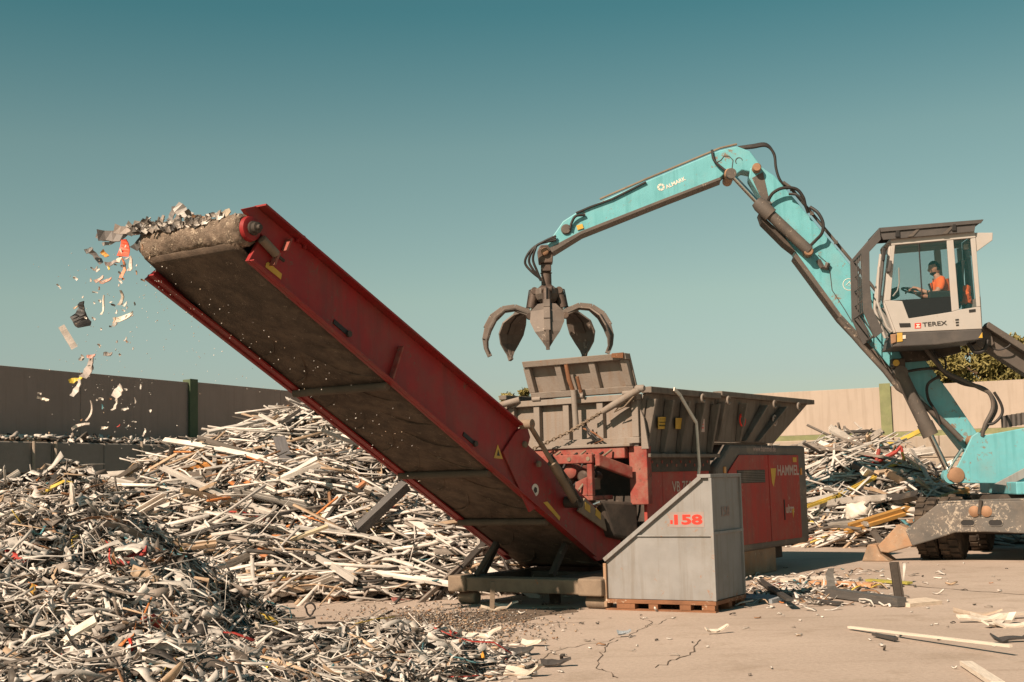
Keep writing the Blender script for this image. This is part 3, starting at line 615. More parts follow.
hop.prism([S(4.62, .13, 2.10), S(4.62, 2.27, 2.10), S(5.93, 2.38, 2.78), S(5.93, .02, 2.78)], S.a*-.05+UP*.03)
hop.fbox(S, 2.1, 4.55, .2, 2.2, 2.06, 2.095)
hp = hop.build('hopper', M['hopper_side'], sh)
def rib(at, ab, zt, zb, wt, wb, wd=.10, dp=.13, far=False):
    sgn = 1 if far else -1
    q = [S(ab-wd/2, wb, zb), S(ab+wd/2, wb, zb), S(at+wd/2, wt, zt), S(at-wd/2, wt, zt)]
    q2 = [S(ab-wd/2+.02, wb+sgn*dp*.55, zb), S(ab+wd/2-.02, wb+sgn*dp*.55, zb), S(at+wd/2-.02, wt+sgn*dp, zt), S(at-wd/2+.02, wt+sgn*dp, zt)]
    MB().hexa(q+q2).build('rib', M['hopper_side'], hp, .008)
for at in (.10, .62, 1.12, 1.62, 2.12): rib(at, at+.02, 2.66, 1.93, .018, .148)
for at in (2.34, 3.12, 3.95, 4.75): rib(at, at*.62+.92 if at > 3.2 else at+.02, 2.70, 2.115, .018, .118)
for at in (.3, 1.1, 1.9, 2.6, 3.4, 4.2): rib(at, at*.9+.1, 2.70, 2.115, 2.382, 2.27, far=True)
MB().fbox(S, -.02, 2.215, -.09, .07, 2.742, 2.83).build('rim_beam', M['hopper_side'], hp, .01)
MB().fbox(S, 2.245, 6.02, -.09, .07, 2.782, 2.862).build('rim_beam', M['hopper_side'], hp, .01)
MB().fbox(S, -.02, 6.0, 2.33, 2.46, 2.785, 2.85).build('rim_beam', M['hopper_side'], hp, .01)
MB().fbox(S, 5.90, 6.03, .075, 2.32, 2.785, 2.85).build('rim_beam', M['hopper_side'], hp, .01)
MB().fbox(S, .02, 2.24, -.02, .14, 1.86, 1.912).build('foot_beam', M['hopper_side'], hp, .01)
for a in (2.38, 4.15, 5.18, 1.5):
    c = S(a, -.10, 2.72); ln = [c+NW*.03+S.a*(.055*math.cos(t))+UP*(.055*math.sin(t)) for t in np.linspace(.6, 5.6, 10)]
    MB().tube(ln, .016, 8).build('hook', M['hopper'], hp, smooth=True)
def side_decal(x0, x1, y0, y1, m, name='sticker'):
    q = [S.px(x0, y1, .06), S.px(x1, y1, .06), S.px(x1, y0, .03), S.px(x0, y0, .03)]; decal(q, m, name, hp, NW*.012)
side_decal(657.5, 666, 417, 429, M['yellow']); side_decal(675, 685.5, 418, 429, M['yellow']); side_decal(696.5, 704, 419, 432, M['ivory_patch'])
for k in range(3): side_decal(659, 665, 419+k*3.2, 420.2+k*3.2, M['print_black'], 'sticker_line')
for k in range(3): side_decal(697.5, 703, 421+k*3.2, 422.4+k*3.2, M['print_red'], 'sticker_line')
def ring_sign(x, y, r, m):
    a, w, z = S.loc(S.px(x, y, .05)); c = S(a, .0, z)
    MB().tube([c+S.a*(r*math.cos(t))+UP*(r*math.sin(t)) for t in np.linspace(0, 2*PI, 17)], .014, 6, cap=False).build('ring_sign', m, hp)
    MB().tube([c-S.a*r*.6+UP*r*.6, c+S.a*r*.6-UP*r*.6], .012, 6).build('sign_bar', m, hp)
ring_sign(739.5, 420, .10, M['print_red']); ring_sign(772, 420.5, .08, M['offwhite'])
# rear wall (dusty, sunlit) and the flap standing above it
def gate(F, a, w0, w1, z0, z1, lean, name, m, ribs, parent, rail=.085):
    d = lean
    pt = lambda w, z, da=0: F(a+da+(z-z0)*d, w, z)
    pl = MB().hexa([pt(w0, z0, .03), pt(w1, z0, .03), pt(w1, z0, .06), pt(w0, z0, .06), pt(w0, z1, .03), pt(w1, z1, .03), pt(w1, z1, .06), pt(w0, z1, .06)]).build(name, m, parent)
    def strip(wa, wb, za, zb, dep):
        MB().hexa([pt(wa, za, -dep), pt(wb, za, -dep), pt(wb, za, .028), pt(wa, za, .028), pt(wa, zb, -dep), pt(wb, zb, -dep), pt(wb, zb, .028), pt(wa, zb, .028)]).build('rail', m, pl, .008)
    strip(w0, w1, z1-rail, z1, .085); strip(w0, w1, z0, z0+rail, .075)
    for w in ribs: strip(w-.05, w+.05, z0+rail+.002, z1-rail-.002, .06)
    return pl
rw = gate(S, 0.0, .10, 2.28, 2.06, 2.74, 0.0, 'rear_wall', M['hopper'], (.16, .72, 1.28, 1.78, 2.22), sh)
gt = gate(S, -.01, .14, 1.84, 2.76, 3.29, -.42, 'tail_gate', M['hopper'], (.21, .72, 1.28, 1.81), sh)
MB().fbox(S, -.13, .02, .22, 1.9, 2.02, 2.065).build('lower_sill', M['hopper'], sh, .01)
for w in (.25, 1.02, 1.75): MB().tube([S(-.08, w-.07, 2.755), S(-.08, w+.07, 2.755)], .035, 10).build('hinge', M['hopper'], gt, smooth=True)
MB().tube([S(-.30, 1.10, 3.20), S(-.26, 1.08, 2.98), S(-.20, 1.06, 2.84)], [.03, .035, .03], 10).build('gate_arm', M['rust'], gt, smooth=True)
MB().tube([S(-.20, 1.05, 2.84), S(-.16, 1.05, 2.28)], .042, 12).build('gate_cylinder', M['hopper'], gt, smooth=True)
MB().tube([S(-.26, .95, 3.02), S(-.18, .94, 2.80)], .024, 8).build('gate_lever', M['rust'], gt, smooth=True)
MB().prism([S(-.325, .15, 3.295), S(-.325, .33, 3.295), S(-.31, .35, 3.24), S(-.305, .17, 3.22)], S.a*-.016).build('rust_patch', M['rust'], gt)
# diagonal arm and chain across the rear wall
MB().tube([S(-.16, .02, 2.79), S(-.17, .42, 2.60), S(-.18, .60, 2.51)], [.05, .05, .045], 12).build('side_arm', M['hopper'], sh, smooth=True)
MB().lathe(S(-.16, -.06, 2.80), S.w, [(.035, 0), (.05, .02), (.05, .12), (.035, .14)], 14).build('arm_pivot', M['hopper'], sh, smooth=True)
p0, p1, p2 = S(-.18, .60, 2.51), S(-.20, 1.10, 2.27), S(-.30, 1.72, 2.02)
lk = MB()
for k in range(26):
    t = k/25; c = p0.lerp(p1, t*2) if t < .5 else p1.lerp(p2, t*2-1); d = (p2-p0).normalized(); sd = (S.a if k % 2 else UP-d*d.z).normalized()
    lk.tube([c+d*(.040*math.cos(q))+sd*(.022*math.sin(q)) for q in np.linspace(0, 2*PI, 9)], .0085, 5, cap=False)
lk.build('chain', M['dusty_steel'], sh, smooth=True)
for k in range(3):
    MB().tube([S(-.15, .95-.02*k, 2.30+.06*k), S(-.17, .75+.05*k, 2.22), S(-.15, .62+.07*k, 2.12), S(-.12, .78+.06*k, 2.08)], .014, 7).build('hose', M['hose'] if k else M['rust'], sh, smooth=True)
MB().tube([S(-.17, .10, 2.70), S(-.18, .25, 2.56), S(-.16, .42, 2.50), S(-.15, .30, 2.62), S(-.14, .12, 2.64)], .013, 7).build('hose', M['dusty_steel'], sh, smooth=True)
# far corner arm
MB().tube([S(-.35, 2.42, 2.45), S(-.18, 2.30, 2.70), S(-.08, 2.05, 2.76)], .05, 10).build('side_arm', M['hopper'], sh, smooth=True)
MB().prism([S(-.05, 2.3, 2.10), S(-.05, 2.52, 2.06), S(-.05, 2.56, 2.55), S(-.05, 2.3, 2.72)], S.a*.06).build('corner_plate', M['hopper'], sh, .01)
MB().prism([S(-.03, -.02, 1.98), S(-.03, .09, 1.98), S(-.03, .09, 2.52), S(-.03, .04, 2.40)], S.a*.03).build('gusset', M['hopper'], sh)

# --- engine housing
w0 = .06; gp = lambda x, y: S(S.loc(S.px(x, y, w0))[0], w0, S.loc(S.px(x, y, w0))[2])
A0, A1, Z0, Z1 = 2.24, 5.86, .42, 2.06
eh = MB().prism([S(A0+.3, w0, Z0-.04), S(A1, w0, Z0-.02), S(A1, w0, Z1), S(A0+.55, w0, Z1), S(A0, w0, Z1-.34), S(A0, w0, Z0+.3)], S.w*2.25).build('engine_housing', M['frame_grey'], sh, .05)
D0, DM, D1, DZ0, DZ1 = 2.62, 4.16, 5.46, .50, 1.90
for k, pts in enumerate(([(D0, DZ0), (DM-.012, DZ0), (DM-.012, DZ1), (D0+.42, DZ1), (D0, DZ1-.26)], [(DM+.012, DZ0), (D1, DZ0), (D1, DZ1), (DM+.012, DZ1)])):
    d = MB().prism([S(a, w0-.002, z) for a, z in pts], NW*.022).build('door', M['red_door'], eh, .006)
    if k == 0:
        for j in range(7): MB().fbox(S, 2.95, 3.98, w0-.034, w0-.0245, 1.47+j*.027, 1.485+j*.027).build('vent_slat', M['frame_grey'], d)
        MB().fbox(S, 2.92, 4.0, w0-.0275, w0-.0242, 1.455, 1.66).build('vent', M['dark_steel'], d)
    else:
        text('HAMMEL', .92, S(4.52, w0-.024, 1.56), S.a, UP, M['ivory_patch'], 'maker_lettering', d, .003, .02)
        decal([S(4.27, w0-.024, 1.45), S(4.33, w0-.024, 1.38), S(4.42, w0-.024, 1.55), S(4.46, w0-.024, 1.68), S(4.24, w0-.024, 1.68)], M['yellow'], 'emblem', d, NW*.004)
        decal([S(5.06, w0-.024, .98), S(5.10, w0-.024, .84), S(5.16, w0-.024, 1.0)], M['yellow'], 'emblem', d, NW*.004)
        text('HYBRID', .42, S(4.86, w0-.024, .95), S.a, UP, M['offwhite'], 'small_lettering', d, .003, .02) if False else text('ultra', .36, S(4.80, w0-.024, .93), S.a, UP, M['offwhite'], 'small_lettering', d, .003, .03)
        MB().fbox(S, 4.72, 4.75, w0-.034, w0-.0245, .82, 1.16).build('handle_slot', M['black'], d)
        decal([S(5.2, w0-.024, 1.78), S(5.36, w0-.024, 1.78), S(5.36, w0-.024, 1.86), S(5.2, w0-.024, 1.86)], M['yellow'], 'sticker', d, NW*.004)
text('www.hammel.de', .92, S(3.62, w0, 1.955), S.a, UP, M['ivory_patch'], 'web_lettering', eh, .004, .01)
MB().fbox(S, 5.55, 5.62, w0-.02, w0-.001, 1.56, 1.68).build('side_lamp', M['amber'], eh, .01)
MB().fbox(S, 2.48, 2.56, w0-.02, w0-.001, 1.62, 1.72).build('side_lamp', M['amber'], eh, .01)
MB().fbox(S, 2.7, 5.2, .12, .26, .385, .43).build('lower_sill', M['dark_steel'], eh)
MB().fbox(S, 2.2, 2.5, .3, 2.1, .5, 1.8).build('link_housing', M['dark_steel'], sh)
# --- discharge conveyor (near rail w=.5, far rail w=2.0)
WN, WF = .50, 2.0
rp = [(-6.99, 3.764), (-6.80, 4.035), (-7.05, 4.262), (-6.887, 4.314), (-2.44, 2.245), (-2.2, 2.02), (-.1, .95), (.12, .55), (-.62, .49)]
cv = MB().prism([S(a, WN, z) for a, z in rp], S.w*.05).build('conveyor', M['red'], sh, .006)
rp2 = [(-7.0, 3.745), (-6.86, 3.86), (-6.55, 4.05), (-2.44, 2.245), (-.1, .95), (.12, .55), (-.62, .49)]
MB().prism([S(a, WF-.05, z) for a, z in rp2], S.w*.05).build('side_rail', M['red'], cv, .006)
cdir = (S(-.657, 0, .512)-S(-6.988, 0, 3.764)).normalized(); cn = S.w.cross(cdir).normalized()
cn = cn if cn.z > 0 else -cn
def along(a, w, off):   # point on the rail's lower edge line, lifted by off along the belt normal
    z = .512+(-.657-a)*.5137; return S(a, w, z)+cn*off
fl = MB()
fl.hexa([along(-6.98, WN-.062, 0), along(-.75, WN-.062, 0), along(-.75, WN-.002, 0), along(-6.98, WN-.002, 0), along(-6.98, WN-.062, .012), along(-.75, WN-.062, .012), along(-.75, WN-.002, .012), along(-6.98, WN-.002, .012)])
fl.build('lower_flange', M['red'], cv)
tl0, tl1 = S(-6.86, WN, 4.318), S(-2.44, WN, 2.257)
MB().bar(tl0+NW*.03, tl1+NW*.03, .16, .022, cn).build('upper_flange', M['red'], cv)
fl = MB(); fl.bar(along(-7.0, WF-.10, .01), along(-.75, WF-.10, .01), .09, .02, cn); fl.build('lower_flange', M['red'], cv)
fl = MB(); fl.bar(S(-6.5, WF-.02, 4.05), S(-2.44, WF-.02, 2.26), .14, .02, cn); fl.build('upper_flange', M['red'], cv)
# bolted section joint and gussets that catch the sun
gj = S(-4.95, WN, 0)
ja = -5.03
jz0, jz1 = .512+(-.657-ja)*.5137, 3.40
MB().bar(along(-4.93, WN-.036, .02), along(-4.93, WN-.036, .43), .07, .022, cdir).build('joint_flange', M['red_dusty'], cv, .003)
for (a, zf, ln) in ((-6.55, .78, .2), (-6.72, .25, .2)):
    z = .512+(-.657-a)*.5137; MB().prism([S(a, WN-.002, z+zf*.48), S(a+.03, WN-.002, z+zf*.48), S(a+.10, WN-.002, z+zf*.48+.13), S(a+.07, WN-.002, z+zf*.48+.13)], NW*.07).build('tension_bracket', M['red_dusty'], cv)
q0, q1 = S.px(262, 239, WN-.05), S.px(276, 254, WN-.05); MB().tube([q0, q1], .045, 12).build('tension_screw', M['dusty_steel'], cv, smooth=True)
MB().tube([q1, S.px(284, 261, WN-.05)], .016, 8).build('tension_rod', M['dark_steel'], cv, smooth=True)
def slot(x, y):
    c = S.px(x, y, WN); d = cdir; MB().bar(c-d*.13+NW*.004, c+d*.13+NW*.004, .012, .05, cn).build('slot', M['black'], cv); MB().lathe(c+d*.12, NW, [(.035, 0), (.035, .03)], 12).build('bolt', M['dark_steel'], cv)
slot(341, 328); slot(469, 439)
lug = [S.px(301, 244, WN-.02)+cdir*(.06*math.cos(t))+cn*(.085*math.sin(t)) for t in np.linspace(-.2, PI+.2, 9)]
MB().tube(lug, .02, 8).build('lifting_lug', M['red'], cv, smooth=True)
def rail_decal(px, m, name, off=.006): decal([S.px(x, y, WN) for x, y in px], m, name, cv, NW*off)
rail_decal([(266, 263), (268, 262), (281.5, 274), (280.5, 279.5), (265, 267)], M['yellow'], 'sticker')
rail_decal([(543, 502.5), (547, 501.5), (560, 517), (559, 520.5)], M['yellow'], 'sticker')
rail_decal([(493.5, 458), (497.5, 444.5), (502.5, 459)], M['yellow'], 'warning_triangle')
rail_decal([(496.6, 455.6), (497.6, 449.5), (499.4, 456)], M['print_black'], 'warning_mark', .009)
c = S.px(535, 490, WN); MB().lathe(c, NW, [(.078, 0), (.078, .006)], 20).build('round_sticker', M['white'], cv); MB().lathe(c+NW*.006, NW, [(.042, 0), (.042, .003)], 5).build('emblem', M['print_black'], cv)
# red ear plate with eyes and the lift cylinder
ear = [S.px(x, y, WN-.03) for x, y in ((503, 452), (516, 432), (526.5, 423.5), (530.5, 437), (522, 470), (541, 505), (530, 512))]
MB().prism(ear, S.w*.028).build('ear_plate', M['red'], cv, .006)
for x, y in ((524, 444.5), (538, 464)): MB().lathe(S.px(x, y, WN-.032), NW, [(.04, 0), (.04, .03), (.02, .035)], 12).build('bolt', M['dusty_steel'], cv)
c0, c1, c2 = S.px(529, 424, WN-.16), S.px(552, 462, WN-.16), S.px(576, 502, WN-.16)
MB().tube([c0, c1], .032, 12).build('cylinder_rod', M['dusty_steel'], cv, smooth=True); MB().tube([c1, c2], .062, 14).build('lift_cylinder', M['dusty_steel'], cv, smooth=True)
MB().lathe(c0+NW*.05, S.w, [(.06, 0), (.06, .16)], 14).build('pin', M['dusty_steel'], cv, smooth=True); MB().lathe(c2+NW*.07, S.w, [(.075, 0), (.075, .22)], 14).build('pin', M['dark_steel'], cv, smooth=True)
MB().tube([c1+UP*.08, (c1+c2)/2+NW*.09+UP*.01, c2+NW*.08], .014, 7).build('hose', M['hose'], cv, smooth=True)
sk = [S.px(x, y, WN-.06) for x, y in ((581, 512), (587, 497), (606, 518), (607, 533), (645, 560), (628, 566))]
sp_ = MB().prism([S.px(x, y, WN-.08) for x, y in ((578, 511), (585, 498), (604, 516), (607, 531))], S.w*.03).build('side_plate', M['dusty_steel'], cv, .005)
for px in (((585, 502), (590, 505.5), (590, 513), (584.5, 509)), ((596, 508), (600.5, 513), (600.5, 520), (595, 515))): decal([S.px(x, y, WN-.08) for x, y in px], M['yellow'], 'sticker', sp_, NW*.005)
# belt: drum, return run with chevron cleats, top run
drc = S(-6.97, 0, 4.075); DR = .155
dv = []; df = []; nr_, ns_ = 70, 56
for i in range(nr_+1):
    t = i/nr_; rr = DR+.010*math.sin(t*21)*math.sin(t*7+1)-(.02 if i in (0, nr_) else 0)
    for j in range(ns_):
        a_ = 2*PI*j/ns_; q = rr+random.uniform(-.006, .006)+.006*math.sin(a_*3+t*9); dv.append(S(-6.97, WN+.02+t*(WF-WN-.10), 4.075)+S.a*(q*math.cos(a_))+UP*(q*math.sin(a_)))
df = [(i*ns_+j, i*ns_+(j+1) % ns_, (i+1)*ns_+(j+1) % ns_, (i+1)*ns_+j) for i in range(nr_) for j in range(ns_)]
MB().add(dv, df+[tuple(range(ns_)), tuple(nr_*ns_+j for j in range(ns_))]).build('drum_belt', M['belt_worn'], cv, smooth=True)
MB().lathe(S(-6.97, WN-.02, 4.075), S.w, [(.085, -.02), (.118, -.01), (.125, .035)], 28).build('drum_hub', M['red'], cv, smooth=True)
MB().lathe(S(-6.97, WN-.12, 4.075), S.w, [(.025, -.03), (.03, 0), (.055, .01), (.055, .05), (.07, .06), (.07, .09)], 20).build('drum_bearing', M['dark_steel'], cv, smooth=True)
MB().lathe(S(-6.97, WF-.07, 4.075), S.w, [(.13, 0), (.12, .03), (.06, .05), (.06, .12)], 24).build('drum_hub', M['dark_steel'], cv, smooth=True)
nst = 60; vv = []; ff = []
for i in range(nst+1):
    t = i/nst; a = -7.12+t*(7.12-.35)
    for j in range(13):
        u = j/12; sag = .010*math.sin(PI*u*2)*math.sin(t*9)+.022*abs(math.sin(t*PI*4))
        vv.append(along(a, WN+.09+u*(WF-WN-.18), .05-sag*.5*min(1, t*8)+(.0 if t > .14 else (.14-t)*.59)))
for i in range(nst):
    for j in range(12): k = i*13+j; ff.append((k, k+1, k+14, k+13))
bt = MB().add(vv, ff).build('return_belt', M['belt'], cv, smooth=True)
so = bt.modifiers.new('s', 'SOLIDIFY'); so.thickness = .015; so.offset = 1
for i in range(12):
    for sg in (-1, 1):
        a0 = -6.5+i*.5; pts = [along(a0+(.62*q+.12*math.sin(q*4)), (WN+WF)/2+sg*(.03+.62*q), .040-.02*math.sin(q*3)+max(0, (-5.9-a0)*.09)) for q in np.linspace(0, 1, 7)]
        MB().tube(pts, .010, 6).build('cleat', M['belt'], bt, smooth=True)
for a in (-4.86, -2.98, -1.75): 
    MB().tube([along(a, WN+.055, -.02), along(a, WF-.055, -.02)], .045, 10).build('cross_tube', M['cross'], cv, smooth=True)
tb = MB().hexa([along(-6.9, WN+.09, .425), along(-.4, WN+.09, .30), along(-.4, WF-.09, .30), along(-6.9, WF-.09, .425), along(-6.9, WN+.09, .44), along(-.4, WN+.09, .315), along(-.4, WF-.09, .315), along(-6.9, WF-.09, .44)])
tb.build('carrying_belt', M['belt'], cv)
MB().prism([S(a, WF-.02, z) for a, z in ((-2.6, 2.2), (-2.1, 2.35), (-.2, 1.35), (-.1, .98), (-2.2, 2.0))], S.w*.04).build('skirt_plate', M['red'], cv)
for w_ in (WN+.2, WF-.2): MB().bar(S(-1.45, w_, .36), S(-1.1, w_, .74), .07, .07).build('conveyor_support', M['dark_steel'], sh)
# far prop by the roller
MB().tube([S(-1.80, 1.66, .36), S(-1.55, 1.50, .78)], .04, 8).build('prop', M['dark_steel'], sh, smooth=True)

# white strip hanging over the hopper's near rim
hs2 = [S.px(x, y, -.12) for x, y in ((674, 389), (680, 395), (688, 409), (696.5, 423), (698, 445), (699.5, 466), (698.5, 476))]
mb = MB()
for i in range(len(hs2)-1): mb.bar(hs2[i], hs2[i+1]+(hs2[i+1]-hs2[i])*.04, .018, .055, NW.cross(hs2[i+1]-hs2[i]))
o = mb.build('hanging_strip', M['white'], None, loc=hs2[-1]); tag(o, 'bent white strip hanging over the rim of the hopper', 'strip')

# ================================================================ GREY CONTAINER WITH NUMBER 158
cN = on_z(715.5, 613); cN.z = 0; CF = Frame((cN.x, cN.y), (-.87, .5))     # a: to the left along the front, w: away (to the back) 
if CF.w.y < 0: CF.w = -CF.w
ct = thing('scrap_container', 'grey steel container with sloping top and red number 158 beside the conveyor', 'container', CF(.6, .6, 0))
CW, CD, CZ = 1.40, 1.0, .135
zL, zT = .60, 1.565
prof = [(0, CZ), (CW, CZ), (CW, zL), (.13, zT), (0, zT)]
th = .02
fp = MB().prism([CF(a, .02, z) for a, z in prof], CF.w*th).build('front_panel', M['container'], ct, .003)
MB().prism([CF(a, CD-.04, z) for a, z in prof], CF.w*th).build('back_panel', M['container'], ct, .003)
sd_ = MB().fbox(CF, .0, .02, .043, CD-.043, CZ, zT).build('side_panel', M['container'], ct, .003)
MB().fbox(CF, CW-.02, CW, .043, CD-.043, CZ, zL).build('side_panel', M['container'], ct, .003)
MB().fbox(CF, .02, CW-.02, .043, CD-.043, CZ, CZ+.02).build('floor_panel', M['container'], ct)
sl = (Vector((.13-CW, zT-zL))).normalized()
e0, e1 = CF(CW+.02, 0.02, zL-.01), CF(.12, .02, zT+.012)
for wv in (.0, CD-.02): MB().bar(CF(CW+.01, wv, zL), CF(.115, wv, zT+.01), .055, .05).build('slope_edge', M['container'], ct, .004)
MB().fbox(CF, -.02, .15, -.028, CD+.008, zT+.002, zT+.045).build('top_edge', M['container'], ct, .004)
nl = CF.w*0+ (CF(CW, .05, zL)-CF(.13, .05, zT)); MB().hexa([CF(CW-.03, .05, zL-.02), CF(.16, .05, zT-.035), CF(.16, CD-.06, zT-.035), CF(CW-.03, CD-.06, zL-.02), CF(CW-.03, .05, zL-.005), CF(.16, .05, zT-.02), CF(.16, CD-.06, zT-.02), CF(CW-.03, CD-.06, zL-.005)]).build('sloping_lid', M['container'], ct)
MB().fbox(CF, .0, .98, -.002, .018, .88, .90).build('rib', M['container'], ct, .004)
MB().fbox(CF, -.024, -.002, .0, CD, .90, .935).build('rib', M['container'], ct, .004)
for wv in (-.005, CD-.03): MB().fbox(CF, -.026, .012, wv-.018, wv+.018, CZ, zT).build('corner_post', M['container'], ct, .004)
MB().fbox(CF, CW-.012, CW+.026, -.022, .016, CZ-.1, zL-.04).build('corner_post', M['rusty_leg'], ct, .004)
pal_ = MB().fbox(CF, -.02, CW+.02, -.02, CD, .085, CZ-.004).build('pallet_deck', M['rust'], ct, .004)
for a0, a1 in ((.0, .16), (.30, .44), (.72, .84), (1.02, 1.26)):
    for wv in (-.015, CD/2-.05, CD-.12): MB().fbox(CF, a0, a1, wv, wv+.11, .022, .083).build('pallet_block', M['rust'], pal_, .003)
for wv in (-.015, CD/2-.05, CD-.12): MB().fbox(CF, -.01, CW+.01, wv, wv+.11, .0, .020).build('pallet_skid', M['rust'], pal_)
LX = -CF.a; FN = -CF.w
p_ = CF(.74, .02, 1.10)
lb = decal([CF(.54, .02, .99), CF(.10, .02, .99), CF(.10, .02, 1.17), CF(.54, .02, 1.17)], M['label_patch'], 'number_label', fp, FN*.003)
lc = M['ivory_patch'].copy()
text('158', .36, CF(.48, .02, 1.02), LX, UP, M['print_red'], 'number', fp, .006, .04, .12)
decal([CF(.53, .02, 1.03), CF(.50, .02, 1.03), CF(.50, .02, 1.075), CF(.53, .02, 1.075)], M['print_red'], 'number_smudge', fp, FN*.006)
text('158', .26, CF(-.002, .33, 1.10), CF.w, UP, M['print_faint'], 'number', sd_, .004, .02, .12)

# ================================================================ MATERIAL HANDLER (turquoise excavator with raised cab)
EO = Vector((9.14, 24.0, 0)); X = Frame((EO.x, EO.y), (-.995, .10))
X.w = Vector((-.10, -.995, 0)).normalized()          # w: towards the machine's left, i.e. the camera
mh = thing('material_handler', 'turquoise material handler with raised cream cab reaching left over the shredder', 'excavator', EO)
def xp(x, y, w): return X.px(x, y, w)
def xpoly(px, w, th): return MB().prism([xp(x, y, w) for x, y in px], X.w*-th)
BW = .23     # half width of the boom
boom_px = [(759, 165), (775, 176), (840, 252), (893, 317), (951, 394), (976, 431), (984, 447), (966, 452), (922, 397), (896, 375), (841, 316), (795, 253), (760, 196), (749, 178), (750, 168)]
bo = xpoly(boom_px, BW, 2*BW).build('boom', M['teal'], mh, .02)
stick_px = [(737, 146), (720, 150), (646, 181), (577, 212), (563, 221), (547, 244), (552, 251), (581, 233), (664, 200.5), (719, 179), (727, 171), (734, 176), (742, 170), (756, 173), (762, 167), (750, 151)]
BS = .22
st = xpoly(stick_px, BS, 2*BS).build('stick', M['teal'], mh, .02)
# dark grey strips painting the shaded undersides of stick and boom
MB().prism([xp(x, y, BS+.012) for x, y in ((549, 248), (581, 231), (664, 198.5), (720, 177), (721, 179.5), (664, 201.5), (581, 234.5), (552, 252.5))], X.w*-(2*BS+.024)).build('underside_shade', M['mach_grey'], st, .006)
MB().prism([xp(x, y, BW+.012) for x, y in ((796, 252), (841, 314), (897, 374), (896, 378), (840, 319), (794, 257))], X.w*-(2*BW+.024)).build('underside_shade', M['mach_grey'], bo, .006)
MB().prism([xp(x, y, BW+.006) for x, y in ((752, 178), (763, 172), (768, 195), (772, 205), (766, 206), (759, 194))], X.w*.004).build('rust_patch', M['mach_grey'], bo)
def pin(x, y, w, r, ln, par, m='brass_pin', name='pin'):
    return MB().lathe(xp(x, y, w), X.w, [(r*.85, -ln), (r, -ln+.02), (r, -.02), (r*.8, 0)], 18).build(name, M[m], par, smooth=True)
pin(757, 167, .40, .085, .80, bo); pin(729.5, 173, .38, .095, .76, st); pin(809, 251, .48, .09, .30, bo); pin(809, 251, -.18, .09, .30, bo)
pin(975.5, 441, .55, .11, 1.1, bo)
def arcline(pts, w, r, par, m, name='weld_line'): MB().tube([xp(x, y, w) for x, y in pts], r, 5).build(name, M[m], par)
arcline([(713, 158), (716, 163), (721, 160), (724, 156), (729, 156), (733, 160), (732, 168), (735, 171)], BS+.004, .008, st, 'cab_grey')
arcline([(739+3.5*math.cos(t), 161+3.5*math.sin(t)) for t in np.linspace(2.4, 6.0, 8)], BS+.004, .008, st, 'cab_grey')
arcline([(818, 255), (826, 262), (830, 272), (832, 290), (845, 310), (852, 322)], BW+.004, .008, bo, 'cab_grey')
# stick cylinders left and right of the boom
for w in (.40, -.40):
    a_, b_, c_ = xp(731, 174, w), xp(760, 205, w), xp(809, 251, w)
    MB().tube([a_, b_], .05, 14).build('cylinder_rod', M['chrome'], bo, smooth=True)
    MB().tube([b_-(c_-b_).normalized()*.10, b_, b_+(c_-b_).normalized()*.28, b_+(c_-b_).normalized()*.281, c_], [.11, .14, .14, .105, .105], 18).build('stick_cylinder', M['mach_grey'], bo, smooth=True)
    MB().lathe(a_-X.w*.07, X.w, [(.10, 0), (.10, .14)], 16).build('rod_eye', M['mach_grey'], bo, smooth=True)
MB().prism([xp(x, y, .30) for x, y in ((759, 212), (780, 232), (797, 253), (784, 243), (762, 221))], X.w*-.5).build('far_cylinder_shade', M['dark_steel'], bo, .01)  # dark slab standing in for shade on the far stick cylinder
hook = [(818, 260), (822, 267), (826, 268), (828, 263)]; arcline(hook, BW+.05, .05, bo, 'mach_grey', 'hook')
# rigid pipe along the boom's belly
for w in (BW+.10,):
    MB().tube([xp(x, y, w) for x, y in ((838, 318), (862, 346), (885, 371), (898, 388), (920, 402), (945, 423), (962, 440))], .052, 10).build('belly_pipe', M['mach_grey'], bo, smooth=True)
# pipes on the boom's back
for k, w in enumerate((.20, .08, -.06)):
    MB().tube([xp(783, 182, w), xp(790, 190, w)+UP*.06, xp(840, 250, w)+UP*.06, xp(866, 281, w)+UP*.06, xp(890, 312, w)+UP*.06], .03, 8).build('back_pipe', M['dark_steel'] if k else M['mach_grey'], bo, smooth=True)
for k, (x, y) in enumerate(((792, 192), (812, 216), (836, 245))): MB().bar(xp(x, y, .34)+UP*.05, xp(x, y, -.12)+UP*.05, .07, .07).build('pipe_clamp', M['mach_grey'], bo, .006)
def hosepx(pts, r, par, m='hose', n=8):
    P = [xp(*p) for p in pts]; out = []
    for i in range(len(P)-1):
        p0, p1, p2, p3 = P[max(i-1, 0)], P[i], P[i+1], P[min(i+2, len(P)-1)]
        for k in range(6):
            t = k/6; out.append(.5*((2*p1)+(p2-p0)*t+(2*p0-5*p1+4*p2-p3)*t*t+(3*p1-p0-3*p2+p3)*t**3))
    out.append(P[-1]); return MB().tube(out, r, n).build('hose', M[m], par, smooth=True)
